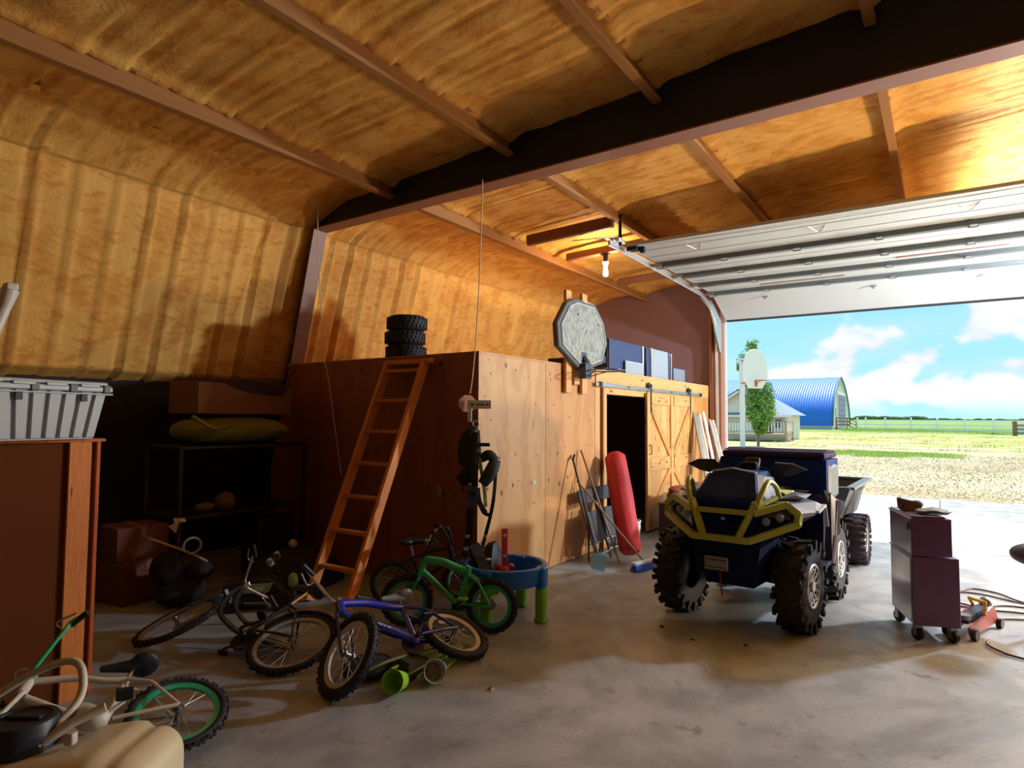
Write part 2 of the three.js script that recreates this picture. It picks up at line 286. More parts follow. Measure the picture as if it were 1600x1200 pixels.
{ // overhead door, rolled up on its track under the roof
  const d = structGroup('door_1'); struct(d, 'white sectional overhead door standing open under the roof');
  const panel = std([0.46, 0.47, 0.45], 0.5), strutM = std([0.1, 0.11, 0.11], 0.4), x0 = -3.5, x1 = 1.35, xc = (x0 + x1) / 2, W = x1 - x0;
  const zs = [-7.9, -8.93, -9.85, -10.78, -11.75], Y = 4.1;
  for (let i = 0; i < 4; i++) {
    const L = zs[i] - zs[i + 1], zc = (zs[i] + zs[i + 1]) / 2;
    obj('door_section', [rbox(W, 0.045, L - 0.008, 0.01, xc, Y + 0.02, zc), box(W - 0.1, 0.008, 0.02, xc, Y - 0.004, zc + L * 0.17), box(W - 0.1, 0.008, 0.02, xc, Y - 0.004, zc - L * 0.2)], panel, d);
  }
  obj('door_section', bar([xc, Y + 0.02, -11.76], [xc, 3.74, -12.7], W, 0.045), panel, d);
  obj('weather_seal', bar([xc, 3.74, -12.69], [xc, 3.71, -12.74], W, 0.05), MT.black, d);
  for (const z of [-9.03, -9.92, -10.75, -11.62]) {
    obj('strut', [rbox(W, 0.07, 0.012, 0.004, xc, Y - 0.035, z - 0.045), rbox(W, 0.07, 0.012, 0.004, xc, Y - 0.035, z + 0.045), rbox(W, 0.012, 0.1, 0.004, xc, Y - 0.065, z)], strutM, d);
    for (let k = 0; k < 6; k++) { const x = x0 + 0.05 + (k / 5) * (W - 0.1); obj('hinge', [box(0.07, 0.012, 0.16, x, Y - 0.076, z), cyl([x - 0.05, Y - 0.085, z], [x + 0.05, Y - 0.085, z], 0.012)], MT.galv, d); }
    obj('roller', [cyl([-3.6, Y - 0.02, z], [-3.44, Y - 0.02, z], 0.01), cyl([-3.57, Y - 0.02, z], [-3.54, Y - 0.02, z], 0.026), box(0.12, 0.05, 0.14, -3.46, Y - 0.04, z), box(0.03, 0.09, 0.06, -3.4, Y - 0.05, z)], MT.steel, d);
  }
  for (const [x, t] of [[-2.6, -0.2], [-0.9, -0.15], [0.6, -0.12]]) obj('lift_handle', [box(0.09, 0.03, 0.015, x, 3.99 - 0.01, -11.95, 0.37), box(0.03, 0.05, 0.02, x, 3.965, -11.95, 0.37)], MT.galv, d);
  obj('grip_strip', box(1.3, 0.012, 0.05, -1.9, Y - 0.012, -11.35), std([0.35, 0.2, 0.16], 0.6), d); obj('grip_strip', box(1.3, 0.012, 0.05, 0.15, Y - 0.012, -10.5), std([0.35, 0.2, 0.16], 0.6), d);
  for (const x of [-2.7, -1.2, 0.3]) obj('support_wire', [tube([[x - 0.12, Y + 0.004, -8.2], [x, Y - 0.02, -8.5], [x + 0.12, Y + 0.004, -8.2]], 0.006, 12, 6)], MT.galv, d);
  obj('safety_cable', tube([[-3.5, Y + 0.0, -7.98], [-1, Y - 0.015, -8.05], [1.35, Y, -7.98]], 0.005, 12, 6), MT.white, d);
  for (const [x, s] of [[-3.58, 1], [1.43, -1]]) {
    const path = [[x, Y - 0.02, -7.55], [x, Y - 0.03, -9.5], [x, Y - 0.05, -11.35]]; for (let i = 1; i <= 8; i++) { const a = (i / 8) * Math.PI / 2; path.push([x - 0.1 * s * (i / 8), Y - 0.05 - 0.95 * (1 - Math.cos(a)) , -11.35 - 1.32 * Math.sin(a)]); }
    path.push([x - 0.1 * s, 1.6, -12.68], [x - 0.1 * s, 0.03, -12.68]);
    const rail = []; for (let i = 0; i + 1 < path.length; i++) { rail.push(bar(path[i], path[i + 1], 0.02, 0.055, [0, 0.7, 0.72]), bar(path[i].map((c, k) => c - (k ? 0 : 0.018 * s)), path[i + 1].map((c, k) => c - (k ? 0 : 0.018 * s)), 0.014, 0.075, [0, 0.7, 0.72])); }
    obj('door_track', rail, metal([0.8, 0.8, 0.8], 0.4), d);
    obj('track_plate', slab([[-11.5, 4.0], [-12.1, 3.86], [-12.72, 3.1], [-12.8, 3.1], [-12.8, 3.75], [-12.2, 4.05]].map(([z, y]) => [-z, y]), 0.006).rotateY(Math.PI / 2).translate(x - 0.06 * s, 0, 0), MT.galv, d);
    obj('track_angle', [bar([x - 0.03 * s, Y + 0.03, -7.5], [x - 0.03 * s, Y + 0.03, -11.4], 0.05, 0.006), box(0.04, 0.02, 0.22, x + 0.02, Y + 0.02, -7.7), box(0.1, 0.05, 0.2, x + 0.04, Y + 0.04, -7.75)], MT.white, d);
  }
  obj('bottom_bracket', [box(0.12, 0.09, 0.12, -3.42, Y - 0.01, -7.98), cyl([-3.52, Y - 0.02, -7.98], [-3.36, Y - 0.02, -7.98], 0.03), box(0.06, 0.12, 0.06, -3.32, Y - 0.02, -8.04)], MT.blackM, d);
}
{ // the plywood storeroom
  const side = structGroup('wall_storeroom_side'); struct(side, 'pale plywood storeroom wall facing the shop');
  const sheet = (z0, z1, y0, y1, m = MT.ply) => obj('plywood_sheet', rbox(0.018, y1 - y0 - 0.005, Math.abs(z0 - z1) - 0.006, 0.003, XS - 0.009 + rr(-0.002, 0.002), (y0 + y1) / 2, (z0 + z1) / 2), m, side);
  sheet(-5.12, -6.43, 0.005, 2.44); sheet(-6.43, -7.72, 0.005, 2.44, MT.plyB); sheet(-7.72, -7.92, 0.005, 2.2); sheet(-11.4, -12.62, 0.005, 2.2, wood(TX.ply, 1 / 1.22, 1 / 2.44, 0, 0xffe2b0, 0.5)); sheet(-12.62, -12.83, 0.005, 2.2);
  for (const [z0, z1] of [[-7.72, -10.15], [-10.15, -12.83]]) obj('header_board', rbox(0.022, 0.25, z0 - z1 - 0.005, 0.004, XS + 0.002, 2.315, (z0 + z1) / 2), wood(TX.pine, 2.4, 0.5, Math.PI / 2), side);
  for (const z of [-7.97, -11.42]) obj('door_trim', rbox(0.04, 2.19, 0.1, 0.005, XS + 0.01, 1.095, z), MT.pine, side);
  obj('door_trim', rbox(0.05, 2.19, 0.04, 0.005, XS + 0.014, 1.095, -7.9), std([0.32, 0.12, 0.05], 0.6), side);
  obj('door_trim', rbox(0.03, 0.09, 3.4, 0.005, XS + 0.008, 2.15, -9.7), wood(TX.pine, 2.4, 0.5, Math.PI / 2), side);
  obj('stud', [box(0.09, 2.1, 0.04, XS - 0.07, 1.05, -8.03), box(0.09, 2.1, 0.04, XS - 0.07, 1.05, -11.4), box(0.09, 0.09, 3.4, XS - 0.07, 2.15, -9.7)], MT.stud, side);
  for (const [z, y] of [[-6.18, 1.03]]) obj('wall_tag', box(0.006, 0.04, 0.04, XS + 0.002, y, z), MT.white, side);
  const nails = []; for (const z of [-5.3, -5.75, -6.15, -6.55, -7.0, -7.45]) for (let y = 0.2; y < 2.4; y += 0.3) if (rnd() < 0.75) nails.push(box(0.003, rr(0.012, 0.03), rr(0.006, 0.011), XS + 0.001, y + rr(-0.09, 0.09), z + rr(-0.14, 0.14)));
  const k = obj('screw_heads', nails, std([0.16, 0.08, 0.04], 0.7), side); k.userData.kind = 'stuff';

  const front = structGroup('wall_storeroom_front'); struct(front, 'shaded plywood storeroom wall behind the ladder');
  const fm = wood(TX.ply, 1 / 1.22, 1 / 2.44, 0, 0xa88078, 0.55);  // shade on this face put into a darker plywood tint
  const xs = [-3.9, -5.1, -6.32, -7.56];
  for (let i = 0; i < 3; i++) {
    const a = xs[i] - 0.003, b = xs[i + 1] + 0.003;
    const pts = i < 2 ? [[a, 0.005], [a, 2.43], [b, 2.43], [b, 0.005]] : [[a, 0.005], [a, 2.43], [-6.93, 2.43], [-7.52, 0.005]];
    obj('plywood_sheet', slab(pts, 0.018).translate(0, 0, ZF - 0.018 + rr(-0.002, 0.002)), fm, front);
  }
  obj('corner_trim', rbox(0.02, 2.43, 0.022, 0.004, XS - 0.012, 1.22, ZF - 0.008), std([0.2, 0.09, 0.05], 0.6), front);
  obj('outlet_cover', [rbox(0.07, 0.11, 0.008, 0.003, -4.38, 1.0, ZF + 0.004)], std([0.3, 0.2, 0.15], 0.5), front);
  const top = obj('wall_storeroom_top', box(3.1, 0.03, 7.7, -5.43, 2.425, -8.98), MT.plyB); struct(top, 'plywood lid of the storeroom');
  const pb = obj('wall_storeroom_divider', box(0.03, 2.4, 5.2, -6.9, 1.2, -10.2), std([0.05, 0.05, 0.08], 0.8)); struct(pb);  // dark blue tone stands for the unlit storeroom interior
}
{ // sliding barn door
  const d = structGroup('door_2'); struct(d, 'knotty pine barn door with cross braces hanging on a steel track');
  const z0 = -9.36, z1 = -11.56, y0 = 0.04, y1 = 2.17, xb = XS + 0.045, W = z0 - z1, n = 10, zc = (z0 + z1) / 2;
  const planks = [0xffffff, 0xf3e6d6, 0xfaf0e2].map((c) => wood(TX.pine, 2.6, 0.45, 0, c));
  for (let i = 0; i < n; i++) obj('plank', rbox(0.018, y1 - y0, W / n - 0.004, 0.004, xb, (y0 + y1) / 2, z0 - (i + 0.5) * W / n), planks[i % 3], d);
  const pv = wood(TX.pine, 3, 0.5, 0, 0xfff4e4), ph = wood(TX.pine, 3, 0.5, Math.PI / 2, 0xfff4e4), xf = xb + 0.022, edge = std([0.3, 0.14, 0.06], 0.7);
  const vert = (z, w) => obj('stile', rbox(0.026, y1 - y0, w, 0.004, xf, (y0 + y1) / 2, z), pv, d);
  vert(z0 - 0.07, 0.14); vert(zc, 0.12); vert(z1 + 0.07, 0.14);
  const rail = (y, h) => obj('rail', [-1, 1].map((s) => rbox(0.026, h, W / 2 - 0.21, 0.004, xf, y, zc + s * (W / 4 - 0.005))), ph, d);
  rail(y1 - 0.09, 0.18); rail(1.05, 0.2); rail(y0 + 0.11, 0.22);
  const za = z0 - 0.15, zb = zc + 0.07, zd = zc - 0.07, ze = z1 + 0.15;
  for (const [a, b] of [[[y1 - 0.2, za], [1.16, zb]], [[y1 - 0.2, ze], [1.16, zd]], [[0.94, zb], [y0 + 0.24, za]], [[0.94, zd], [y0 + 0.24, ze]]]) {
    obj('brace', bar([xf, a[0], a[1]], [xf, b[0], b[1]], 0.026, 0.11, [0, 0, 1].map((v, i) => [0, 1, 0][i])), wood(TX.pine, 3, 0.5, 0, 0xf6dfc2), d);
  }
  const sc = []; for (let i = 0; i < 60; i++) sc.push(T(new THREE.CylinderGeometry(0.008, 0.008, 0.004, 6), xf + 0.014 - (i % 2 ? 0.024 : 0), rr(0.3, 2.1), z0 - rr(0.02, W - 0.02), 0, 0, Math.PI / 2));
  obj('screw_heads', sc, std([0.2, 0.1, 0.05], 0.6), d).userData.kind = 'stuff';
  obj('handle', poly([[xf + 0.014, 1.36, z0 - 0.07], [xf + 0.05, 1.35, z0 - 0.07], [xf + 0.05, 1.22, z0 - 0.07], [xf + 0.014, 1.21, z0 - 0.07]], 0.008, 6), MT.black, d);
  const trk = metal([0.42, 0.43, 0.45], 0.4);
  obj('track', [rbox(0.01, 0.05, 4.5, 0.003, XS + 0.05, 2.225, -9.9)], trk, d);
  obj('track_bolt', [-7.8, -8.7, -9.6, -10.5, -11.4, -12.0].map((z) => cyl([XS, 2.225, z], [XS + 0.065, 2.225, z], 0.014, 0.014, 6)), MT.black, d);
  obj('track_stop', [-7.78, -12.08].map((z) => rbox(0.035, 0.07, 0.07, 0.008, XS + 0.055, 2.23, z)), MT.black, d);
  for (const z of [z0 - 0.14, z1 + 0.17]) {
    const h = obj('hanger', [rbox(0.008, 0.45, 0.05, 0.003, xf + 0.018, 2.08, z), cyl([xf + 0.014, 2.29, z], [xf + 0.034, 2.29, z], 0.02)], MT.black, d);
    obj('wheel', cyl([XS + 0.038, 2.292, z], [XS + 0.06, 2.292, z], 0.048, 0.048, 20), MT.black, h);
  }
}
// ---------------------------------------------------------------- outdoors
const groundY = (x, z) => { const r = -z; if (r < 17.4) return -0.04; if (r < 29) return -0.04 + 0.54 * smooth(17.4, 29, r); if (r < 60) return 0.5 + 0.18 * (r - 29) / 31; return 0.68 + (r - 60) * 0.0042; };
{
  const xs = [-7.5, -4.9, -0.1, 4.7, 9.5];
  const ap = structGroup('apron'); struct(ap, 'sunlit concrete apron outside the door');
  for (let i = 0; i < 4; i++) obj('concrete_slab', rbox(xs[i + 1] - xs[i] - 0.012, 0.2, 4.5, 0.01, (xs[i] + xs[i + 1]) / 2, -0.105, -15.21), MT.apron, ap);
  // yard: gravel with thin and thick grass; the colours are those of the ground cover itself
  const S = 1024, gx0 = -24, gx1 = 24, gz0 = -17.3, gz1 = -65.3;
  const patch = (x, z) => { const e = ((x + 2.3) / 3.2) ** 2 + ((z + 28.6) / 1.9) ** 2; return smooth(1.3, 0.3, e + 1.5 * fbm(x * 0.8, z * 1.1, 4, 4)); };
  const tex = dataTex(S, S, (u, v) => {
    const x = gx0 + (gx1 - gx0) * u, z = gz0 + (gz1 - gz0) * v;
    const f = fbm(x * 6, z * 6, 1, 3), n = fbm(x * 0.35, z * 0.35, 6, 4), m = fbm(x * 0.12 + 5, z * 0.5, 2, 3);
    let c = mixc([0.74, 0.68, 0.56], [0.62, 0.55, 0.44], smooth(-0.3, 0.4, n + f * 0.8));
    c = mixc(c, [0.72, 0.64, 0.38], smooth(-33, -42, z) * smooth(-0.25, 0.2, n + m + 0.12) * 0.85);
    c = mixc(c, [0.50, 0.56, 0.24], smooth(-29, -38, z) * smooth(-0.12, 0.25, m + 0.6 * n + 0.3 * f) * 0.85);
    c = mixc(c, [0.50, 0.66, 0.30], patch(x, z) * 0.8);
    const q = ((x - 3.3) / 1.3) ** 2 + ((z + 31) / 0.8) ** 2; c = mixc(c, [0.45, 0.58, 0.25], smooth(1.2, 0.5, q + 0.8 * fbm(x * 1.5, z * 1.5, 9, 3)) * 0.7);
    return c.map((k) => k + 0.10 * f);
  });
  tex.wrapS = tex.wrapT = THREE.ClampToEdgeWrapping;
  const g = grid(120, 120, (u, v) => { const x = gx0 + (gx1 - gx0) * u, z = gz0 + (gz1 - gz0) * v; return [x, groundY(x, z) - 0.02 + 0.025 * fbm(x * 0.8, z * 0.8, 1, 3), z]; });
  { const uv = new Float32Array(121 * 121 * 2); for (let j = 0; j <= 120; j++) for (let i = 0; i <= 120; i++) { uv[(j * 121 + i) * 2] = i / 120; uv[(j * 121 + i) * 2 + 1] = j / 120; } g.setAttribute('uv', new THREE.BufferAttribute(uv, 2)); g.userData.keepUV = true; }
  const flip = g.index.array; for (let i = 0; i < flip.length; i += 3) { const t = flip[i]; flip[i] = flip[i + 1]; flip[i + 1] = t; } g.computeVertexNormals();
  struct(obj('ground', g, new THREE.MeshStandardMaterial({ map: tex, roughness: 0.95 })), 'gravel yard with thin grass');
  const side = (x0, x1, z0, z1) => grid(12, 30, (u, v) => { const x = x0 + (x1 - x0) * u, z = z0 + (z1 - z0) * v; return [x, groundY(x, z) - 0.03, z]; });
  struct(obj('ground', [side(-90, -23.9, -10, -65.4), side(23.9, 90, -10, -65.4), box(16, 0.1, 7, -16, -0.1, -14), box(15, 0.1, 7, 17, -0.1, -14)], std([0.36, 0.32, 0.17], 0.95)), 'dry yard beside the shop');
  const fieldTex = dataTex(512, 512, (u, v) => { const n = pn(u, v, 3, 4, 1), s = pn(u * 0.5, v * 6, 2, 3, 8); return mixc(mixc([0.36, 0.52, 0.22], [0.45, 0.57, 0.27], smooth(-0.3, 0.3, n)), [0.6, 0.58, 0.33], smooth(0.0, 0.3, s) * 0.8); });
  struct(obj('field', grid(20, 120, (u, v) => { const z = -65 - 2400 * v * v, x = (u - 0.5) * (260 + 5000 * v); return [x, groundY(x, z) - 0.02 + (v > 0.02 ? 0.12 : 0), z]; }), new THREE.MeshStandardMaterial({ map: rep(fieldTex, 1 / 90, 1 / 60), roughness: 1, side: THREE.DoubleSide })), 'flat green prairie field beyond the fence');
  // loose stones on the gravel, nearer part
  const st = new THREE.InstancedMesh(prep(new THREE.IcosahedronGeometry(1, 0)), std([0.58, 0.52, 0.41], 0.9), 16000); st.name = 'gravel_stones'; shadow(st);
  const m4 = new THREE.Matrix4(), q = new THREE.Quaternion(), col = new THREE.Color();
  for (let i = 0; i < 16000; i++) {
    const x = rr(-7, 6), z = -17.5 - 12 * rnd() ** 1.5, s = rr(0.010, 0.026); q.setFromEuler(new THREE.Euler(rr(0, 6), rr(0, 6), rr(0, 6)));
    m4.compose(V(x, groundY(x, z) - 0.012, z), q, V(s, s * rr(0.5, 0.9), s * rr(0.7, 1.2))); st.setMatrixAt(i, m4); const k = rr(0.6, 1.5); st.setColorAt(i, col.setRGB(k, k * rr(0.94, 1), k * rr(0.85, 1)));
  }
  st.userData = { kind: 'stuff', label: 'loose pale gravel stones covering the yard', category: 'gravel' }; scene.add(st);
  // grass blades
  const blade = prep(hull([[-0.5, 0, 0], [0.5, 0, 0], [0, 0, 0.3], [0.1, 1, 0.15]]));
  const gr = new THREE.InstancedMesh(blade, std([0.38, 0.56, 0.14], 0.8), 14000); gr.name = 'grass_blades'; shadow(gr);
  let c = 0; while (c < 14000) {
    let x, z, h; const k = rnd();
    if (k < 0.6) { x = rr(-6, 1.5); z = rr(-26, -31); if (patch(x, z) < 0.3 + 0.6 * rnd()) continue; h = rr(0.03, 0.11); }
    else if (k < 0.8) { x = rr(-8, 6); z = rr(-32, -60); if (fbm(x * 0.4, z * 0.4, 3, 3) < 0.08) continue; h = rr(0.05, 0.16); }
    else { x = rr(-8, 7); z = -66 - rr(0, 9); h = rr(0.25, 0.6); }
    q.setFromEuler(new THREE.Euler(rr(-0.4, 0.4), rr(0, 6), rr(-0.4, 0.4))); m4.compose(V(x, groundY(x, z) - 0.02, z), q, V(0.03, h, 0.03)); gr.setMatrixAt(c, m4);
    const t = rr(0.7, 1.4); gr.setColorAt(c, col.setRGB(t * rr(0.9, 1.6), t, t * rr(0.8, 1.2))); c++;
  }
  gr.userData = { kind: 'stuff', label: 'tufts of green grass growing in the gravel yard', category: 'grass' }; scene.add(gr);
  // low trees along the horizon
  const tl = []; for (let i = 0; i < 150; i++) { const x = -150 + i * 2.6 + rr(-1, 1), z = -520 + rr(-25, 25), s = rr(0.7, 1.5) * (x < -10 ? 1.4 : 0.8); const b = new THREE.IcosahedronGeometry(1, 1); tl.push(b.scale(s * 2.6, s, s * 1.5).translate(x, groundY(x, z) + s * 0.5, z)); }
  const t = obj('tree_line', tl, std([0.05, 0.10, 0.03], 1)); t.userData = { kind: 'stuff', label: 'dark line of low trees on the far horizon', category: 'trees' };
}
{ // arched blue barn
  const t = thing('quonset_barn', 'blue arched metal barn with a tall door in its end', 'barn', [-9.6, 0.66, -81.3]);
  const half = 7.4, prof = []; for (let i = 0; i <= 40; i++) { const s = -1 + i / 20, a = Math.abs(s); let z, y; // gothic arch from stem wall to ridge
    const th = (1 - a) * 1.16; z = half - 9.2 * (1 - Math.cos(th)) ; y = 0.55 + 5.55 * Math.sin(th) / Math.sin(1.16); z *= 1; prof.push([Math.sign(s || 1) * z * (s < 0 ? 1 : 1), y]); }
  const k = prof.map(([z, y]) => [z, y]); const zr = half - 9.2 * (1 - Math.cos(1.16)); for (const p of k) p[0] = Math.sign(p[0]) * Math.max(0, (Math.abs(p[0]) - zr)) * half / (half - zr);
  const L = 26, N = 416;
  const shell = grid(N, 40, (u, v) => { const i = Math.round(v * 40), [z, y] = k[i], r = 0.035 * Math.sin(u * N * Math.PI / 2), nz = z / 7.4, ny = (y - 0.5) / 6; return [-L * u, y + r * ny, -z - r * nz]; });
  const blue = gloss([0.025, 0.16, 0.62], { roughness: 0.5, clearcoat: 0, specularIntensity: 0.6, side: THREE.DoubleSide });
  obj('arched_roof', shell, blue, t);
  for (const z of [half, -half]) obj('stem_wall', box(L, 0.75, 0.3, -L / 2, 0.2, z), std([0.4, 0.4, 0.38], 0.9), t);
  const endPts = k.map(([z, y]) => [z, y]); endPts.push([half, -0.1], [-half, -0.1]);
  const end = slab(endPts.map(([z, y]) => [z, y]), 0.1).rotateY(-Math.PI / 2).translate(0, 0, 0); obj('end_wall', end, std([0.55, 0.57, 0.52], 0.7), t);
  obj('back_wall', end.clone().translate(-L + 0.1, 0, 0), std([0.55, 0.57, 0.52], 0.7), t);
  const rimP = k.map(([z, y]) => [0.04, y + 0.02, -z]); obj('edge_trim', tube(rimP, 0.09, 60, 6), std([0.03, 0.12, 0.2], 0.5), t);
  obj('door_frame', [box(0.08, 3.7, 0.25, 0.03, 2.3, 3.2), box(0.08, 3.7, 0.25, 0.03, 2.3, -3.4), box(0.08, 0.25, 6.8, 0.03, 4.15, -0.1)], MT.white, t);
  const dr = obj('door', [box(0.06, 3.5, 6.4, 0.05, 2.25, -0.1)], std([0.13, 0.12, 0.32], 0.4), t);
  for (let i = 1; i < 6; i++) obj('panel_seam', box(0.03, 0.03, 6.4, 0.08, 0.55 + i * 0.6, -0.1), std([0.08, 0.08, 0.2], 0.5), dr);
  obj('side_door', box(0.06, 2.1, 0.9, 0.03, 1.45, 4.6), std([0.45, 0.45, 0.43], 0.5), t);
  const s = thing('barn_steps', 'brown wooden landing with railings at the barn end door', 'steps', [-9.5, 0.66, -75.6]);
  const wm = std([0.22, 0.12, 0.07], 0.8);
  obj('landing', [box(1.2, 0.12, 3, 0.6, 0.35, -1)], std([0.45, 0.35, 0.25], 0.8), s); for (let i = 0; i < 3; i++) obj('step', box(0.45, 0.1, 2.6, 1.2 + i * 0.32, 0.27 - i * 0.12, -1), std([0.45, 0.35, 0.25], 0.8), s);
  for (const y of [0.7, 1.05, 1.4]) obj('rail', [bar([0.1, y, 0.5], [1.15, y, 0.5], 0.05, 0.09), bar([1.15, y, 0.5], [2.0, y - 0.42, 0.5], 0.05, 0.09)], wm, s);
  for (const [x, y] of [[0.15, 1.45], [1.15, 1.45], [2.0, 1.05]]) obj('post', box(0.1, y + 0.1, 0.1, x, y / 2 - 0.05, 0.5), wm, s);
  for (const y of [0.7, 1.05, 1.4]) obj('rail', bar([0.1, y, -2.5], [1.15, y, -2.5], 0.05, 0.09), wm, s);
}
{ // cottage with its deck
  const t = thing('cottage', 'small white cottage with a grey metal roof behind the tree', 'house', [-7.8, 0.62, -41.2]);
  const wm = std([0.72, 0.72, 0.68], 0.7), trim = std([0.78, 0.76, 0.72], 0.6), roofM = std([0.17, 0.24, 0.33], 0.5);
  const grooves = (x0, x1, y0, y1, z) => { const o = []; for (let x = x0 + 0.1; x < x1; x += 0.2) o.push(box(0.03, y1 - y0, 0.02, x, (y0 + y1) / 2, z)); return o; };
  obj('wall', [box(6, 1.75, 4, -3, 0.6, -2.05), grooves(-2.6, 0, -0.1, 1.45, -0.04)], wm, t);
  const gab = slab([[-6.3, -0.2], [-1.9, -0.2], [-1.9, 2.05], [-2.75, 2.95], [-6.3, 0.75]], 3); obj('gable_wall', gab.translate(0, 0, -2.92), wm, t);
  obj('siding_batten', grooves(-5.2, -2.3, -0.1, 1.5, 0.09), wm, t);
  obj('gable_roof', [bar([-5.9, 1.05, -1.2], [-2.7, 3.05, -1.2], 3.4, 0.1, [0, 1, 0]), bar([-2.7, 3.05, -1.2], [-1.5, 1.85, -1.2], 3.4, 0.1, [0, 1, 0])].map((g) => g), std([0.03, 0.06, 0.12], 0.5), t);
  obj('fascia', [bar([-5.9, 0.95, 0.52], [-2.7, 2.95, 0.52], 0.05, 0.12, [0, 1, 0])], trim, t);
  obj('roof', hull([[0.35, 1.47, 0.35], [0.35, 1.47, -4.4], [-6.4, 1.47, 0.35], [-6.4, 1.47, -4.4], [-1.6, 2.85, -2], [-6.4, 2.85, -2], [0.35, 1.4, 0.35], [-6.4, 1.4, 0.35]]), roofM, t);
  obj('fascia', box(6.7, 0.14, 0.05, -3, 1.4, 0.36), trim, t);
  obj('corner_post', box(0.16, 1.6, 0.16, -0.05, 0.65, -0.02), trim, t);
  for (const x of [-0.5, -1.55]) { const w = obj('window', box(0.5, 0.62, 0.05, x, 0.95, 0), trim, t); obj('pane', box(0.4, 0.52, 0.02, x, 0.95, 0.025), std([0.12, 0.17, 0.2], 0.1), w); }
  const dk = thing('cottage_deck', 'weathered wooden deck with a baluster railing in front of the white cottage', 'deck', [-7.42, 0.5, -38.75]);
  const dm = std([0.42, 0.29, 0.19], 0.8);
  obj('decking', box(3.6, 0.08, 2.0, -1.8, 0.45, -1.0), std([0.5, 0.4, 0.3], 0.8), dk); obj('skirt_board', [box(3.6, 0.14, 0.05, -1.8, 0.36, 0), box(0.05, 0.14, 2, 0, 0.36, -1)], dm, dk);
  obj('top_rail', [box(3.3, 0.06, 0.1, -1.65, 1.18, 0), box(0.1, 0.06, 2.0, 0, 1.18, -1), box(3.3, 0.05, 0.06, -1.65, 0.6, 0), box(0.06, 0.05, 2, 0, 0.6, -1)], dm, dk);
  for (const p of [[0, 0], [-1.6, 0], [-3.3, 0], [0, -1.95]]) obj('post', box(0.1, 1.25, 0.1, p[0], 0.58, p[1]), dm, dk);
  const bal = []; for (let x = -3.15; x < -0.05; x += 0.17) bal.push([x, 0]); for (let z = -0.2; z > -1.9; z -= 0.17) bal.push([0, z]);
  for (const [x, z] of bal) obj('baluster', box(0.045, 0.6, 0.045, x, 0.88, z), trim, dk);
  const stp = thing('deck_steps', 'low brown wooden steps at the left end of the deck', 'steps', [-12.3, 0.45, -38.6]);
  for (let i = 0; i < 3; i++) obj('tread', box(2.2, 0.06, 0.3, 0, 0.1 + i * 0.16, -i * 0.3), dm, stp); for (const x of [1.05, -1.05]) obj('stringer', box(0.06, 0.45, 0.9, x, 0.22, -0.3), dm, stp);
  const bbq = thing('barbecue', 'black covered barbecue standing on the cottage deck', 'barbecue', [-8.6, 0.995, -39.6]);
  obj('cover', hull([[-0.3, 0, -0.2], [0.3, 0, -0.2], [0.3, 0, 0.2], [-0.3, 0, 0.2], [-0.25, 0.8, -0.15], [0.25, 0.8, -0.15], [0.22, 0.75, 0.15], [-0.22, 0.75, 0.15]]), MT.black, bbq);
}
{ // tree
  const t = thing('young_tree', 'slender leafy green tree beside the white pole', 'tree', [-7.5, 0.46, -32.5]);
  obj('trunk', [tube([[0, -0.1, 0], [0.02, 0.6, 0], [0, 1.6, 0.03], [-0.12, 3, 0], [-0.25, 5.0, 0]], 0.07, 20, 8)], std([0.2, 0.16, 0.11], 0.9), t);
  for (const [a, b] of [[[0, 1.2, 0], [0.55, 2.4, 0.2]], [[0, 1.0, 0], [-0.3, 2.2, -0.2]], [[-0.1, 2.8, 0], [-0.7, 3.6, 0]], [[-0.2, 3.4, 0], [-0.65, 4.4, 0.1]], [[0, 1.5, 0], [0.3, 3, -0.2]]]) obj('branch', cyl(a, b, 0.035, 0.012, 6), std([0.2, 0.16, 0.11], 0.9), t);
  const leaf = prep(hull([[0, 0, 0], [0.5, 0.35, 0.06], [1, 0, 0], [0.5, -0.35, 0.06], [0.5, 0, -0.03]])), N = 9000;
  const f = new THREE.InstancedMesh(leaf, new THREE.MeshPhysicalMaterial({ color: new THREE.Color().setRGB(0.17, 0.36, 0.07), roughness: 0.55 }), N); f.name = 'foliage'; f.userData.kind = 'stuff'; shadow(f);
  const m4 = new THREE.Matrix4(), q = new THREE.Quaternion(), col = new THREE.Color();
  for (let i = 0; i < N;) {
    let x, y, z; const k = rnd();
    if (k < 0.86) { y = rr(0.65, 3.15); const w = y < 1.7 ? 0.2 + 0.72 * (y - 0.65) / 1.05 : 0.92 - 0.28 * (y - 1.7) / 1.5; const a = rr(0, 6.28), r = w * Math.sqrt(rnd()) * (0.85 + 0.3 * perlin.noise(Math.cos(a) * 1.6, y * 1.7, Math.sin(a) * 1.6)); x = 0.1 + Math.cos(a) * r; z = Math.sin(a) * r; if (perlin.noise(x * 3, y * 3, z * 3 + 9) < -0.22) continue; }
    else { y = rr(2.9, 5.2); const c = [[-0.55, 3.5, 0.3], [-0.5, 4.35, 0.38], [-0.22, 5.0, 0.28], [-0.75, 3.95, 0.2], [-0.35, 3.1, 0.4]][Math.floor(rnd() * 5)]; const a = rr(0, 6.28), b = rr(-1, 1), r = c[2] * Math.cbrt(rnd()); x = c[0] + r * Math.cos(a); y = c[1] + r * b; z = r * Math.sin(a); }
    q.setFromEuler(new THREE.Euler(rr(0, 6.3), rr(0, 6.3), rr(0, 6.3))); const s = rr(0.07, 0.14); m4.compose(V(x, y, z), q, V(s, s, s)); f.setMatrixAt(i, m4); const v = rr(0.7, 1.35); f.setColorAt(i, col.setRGB(v * rr(0.9, 1.2), v, v * 0.9)); i++;
  }
  t.add(f);
}
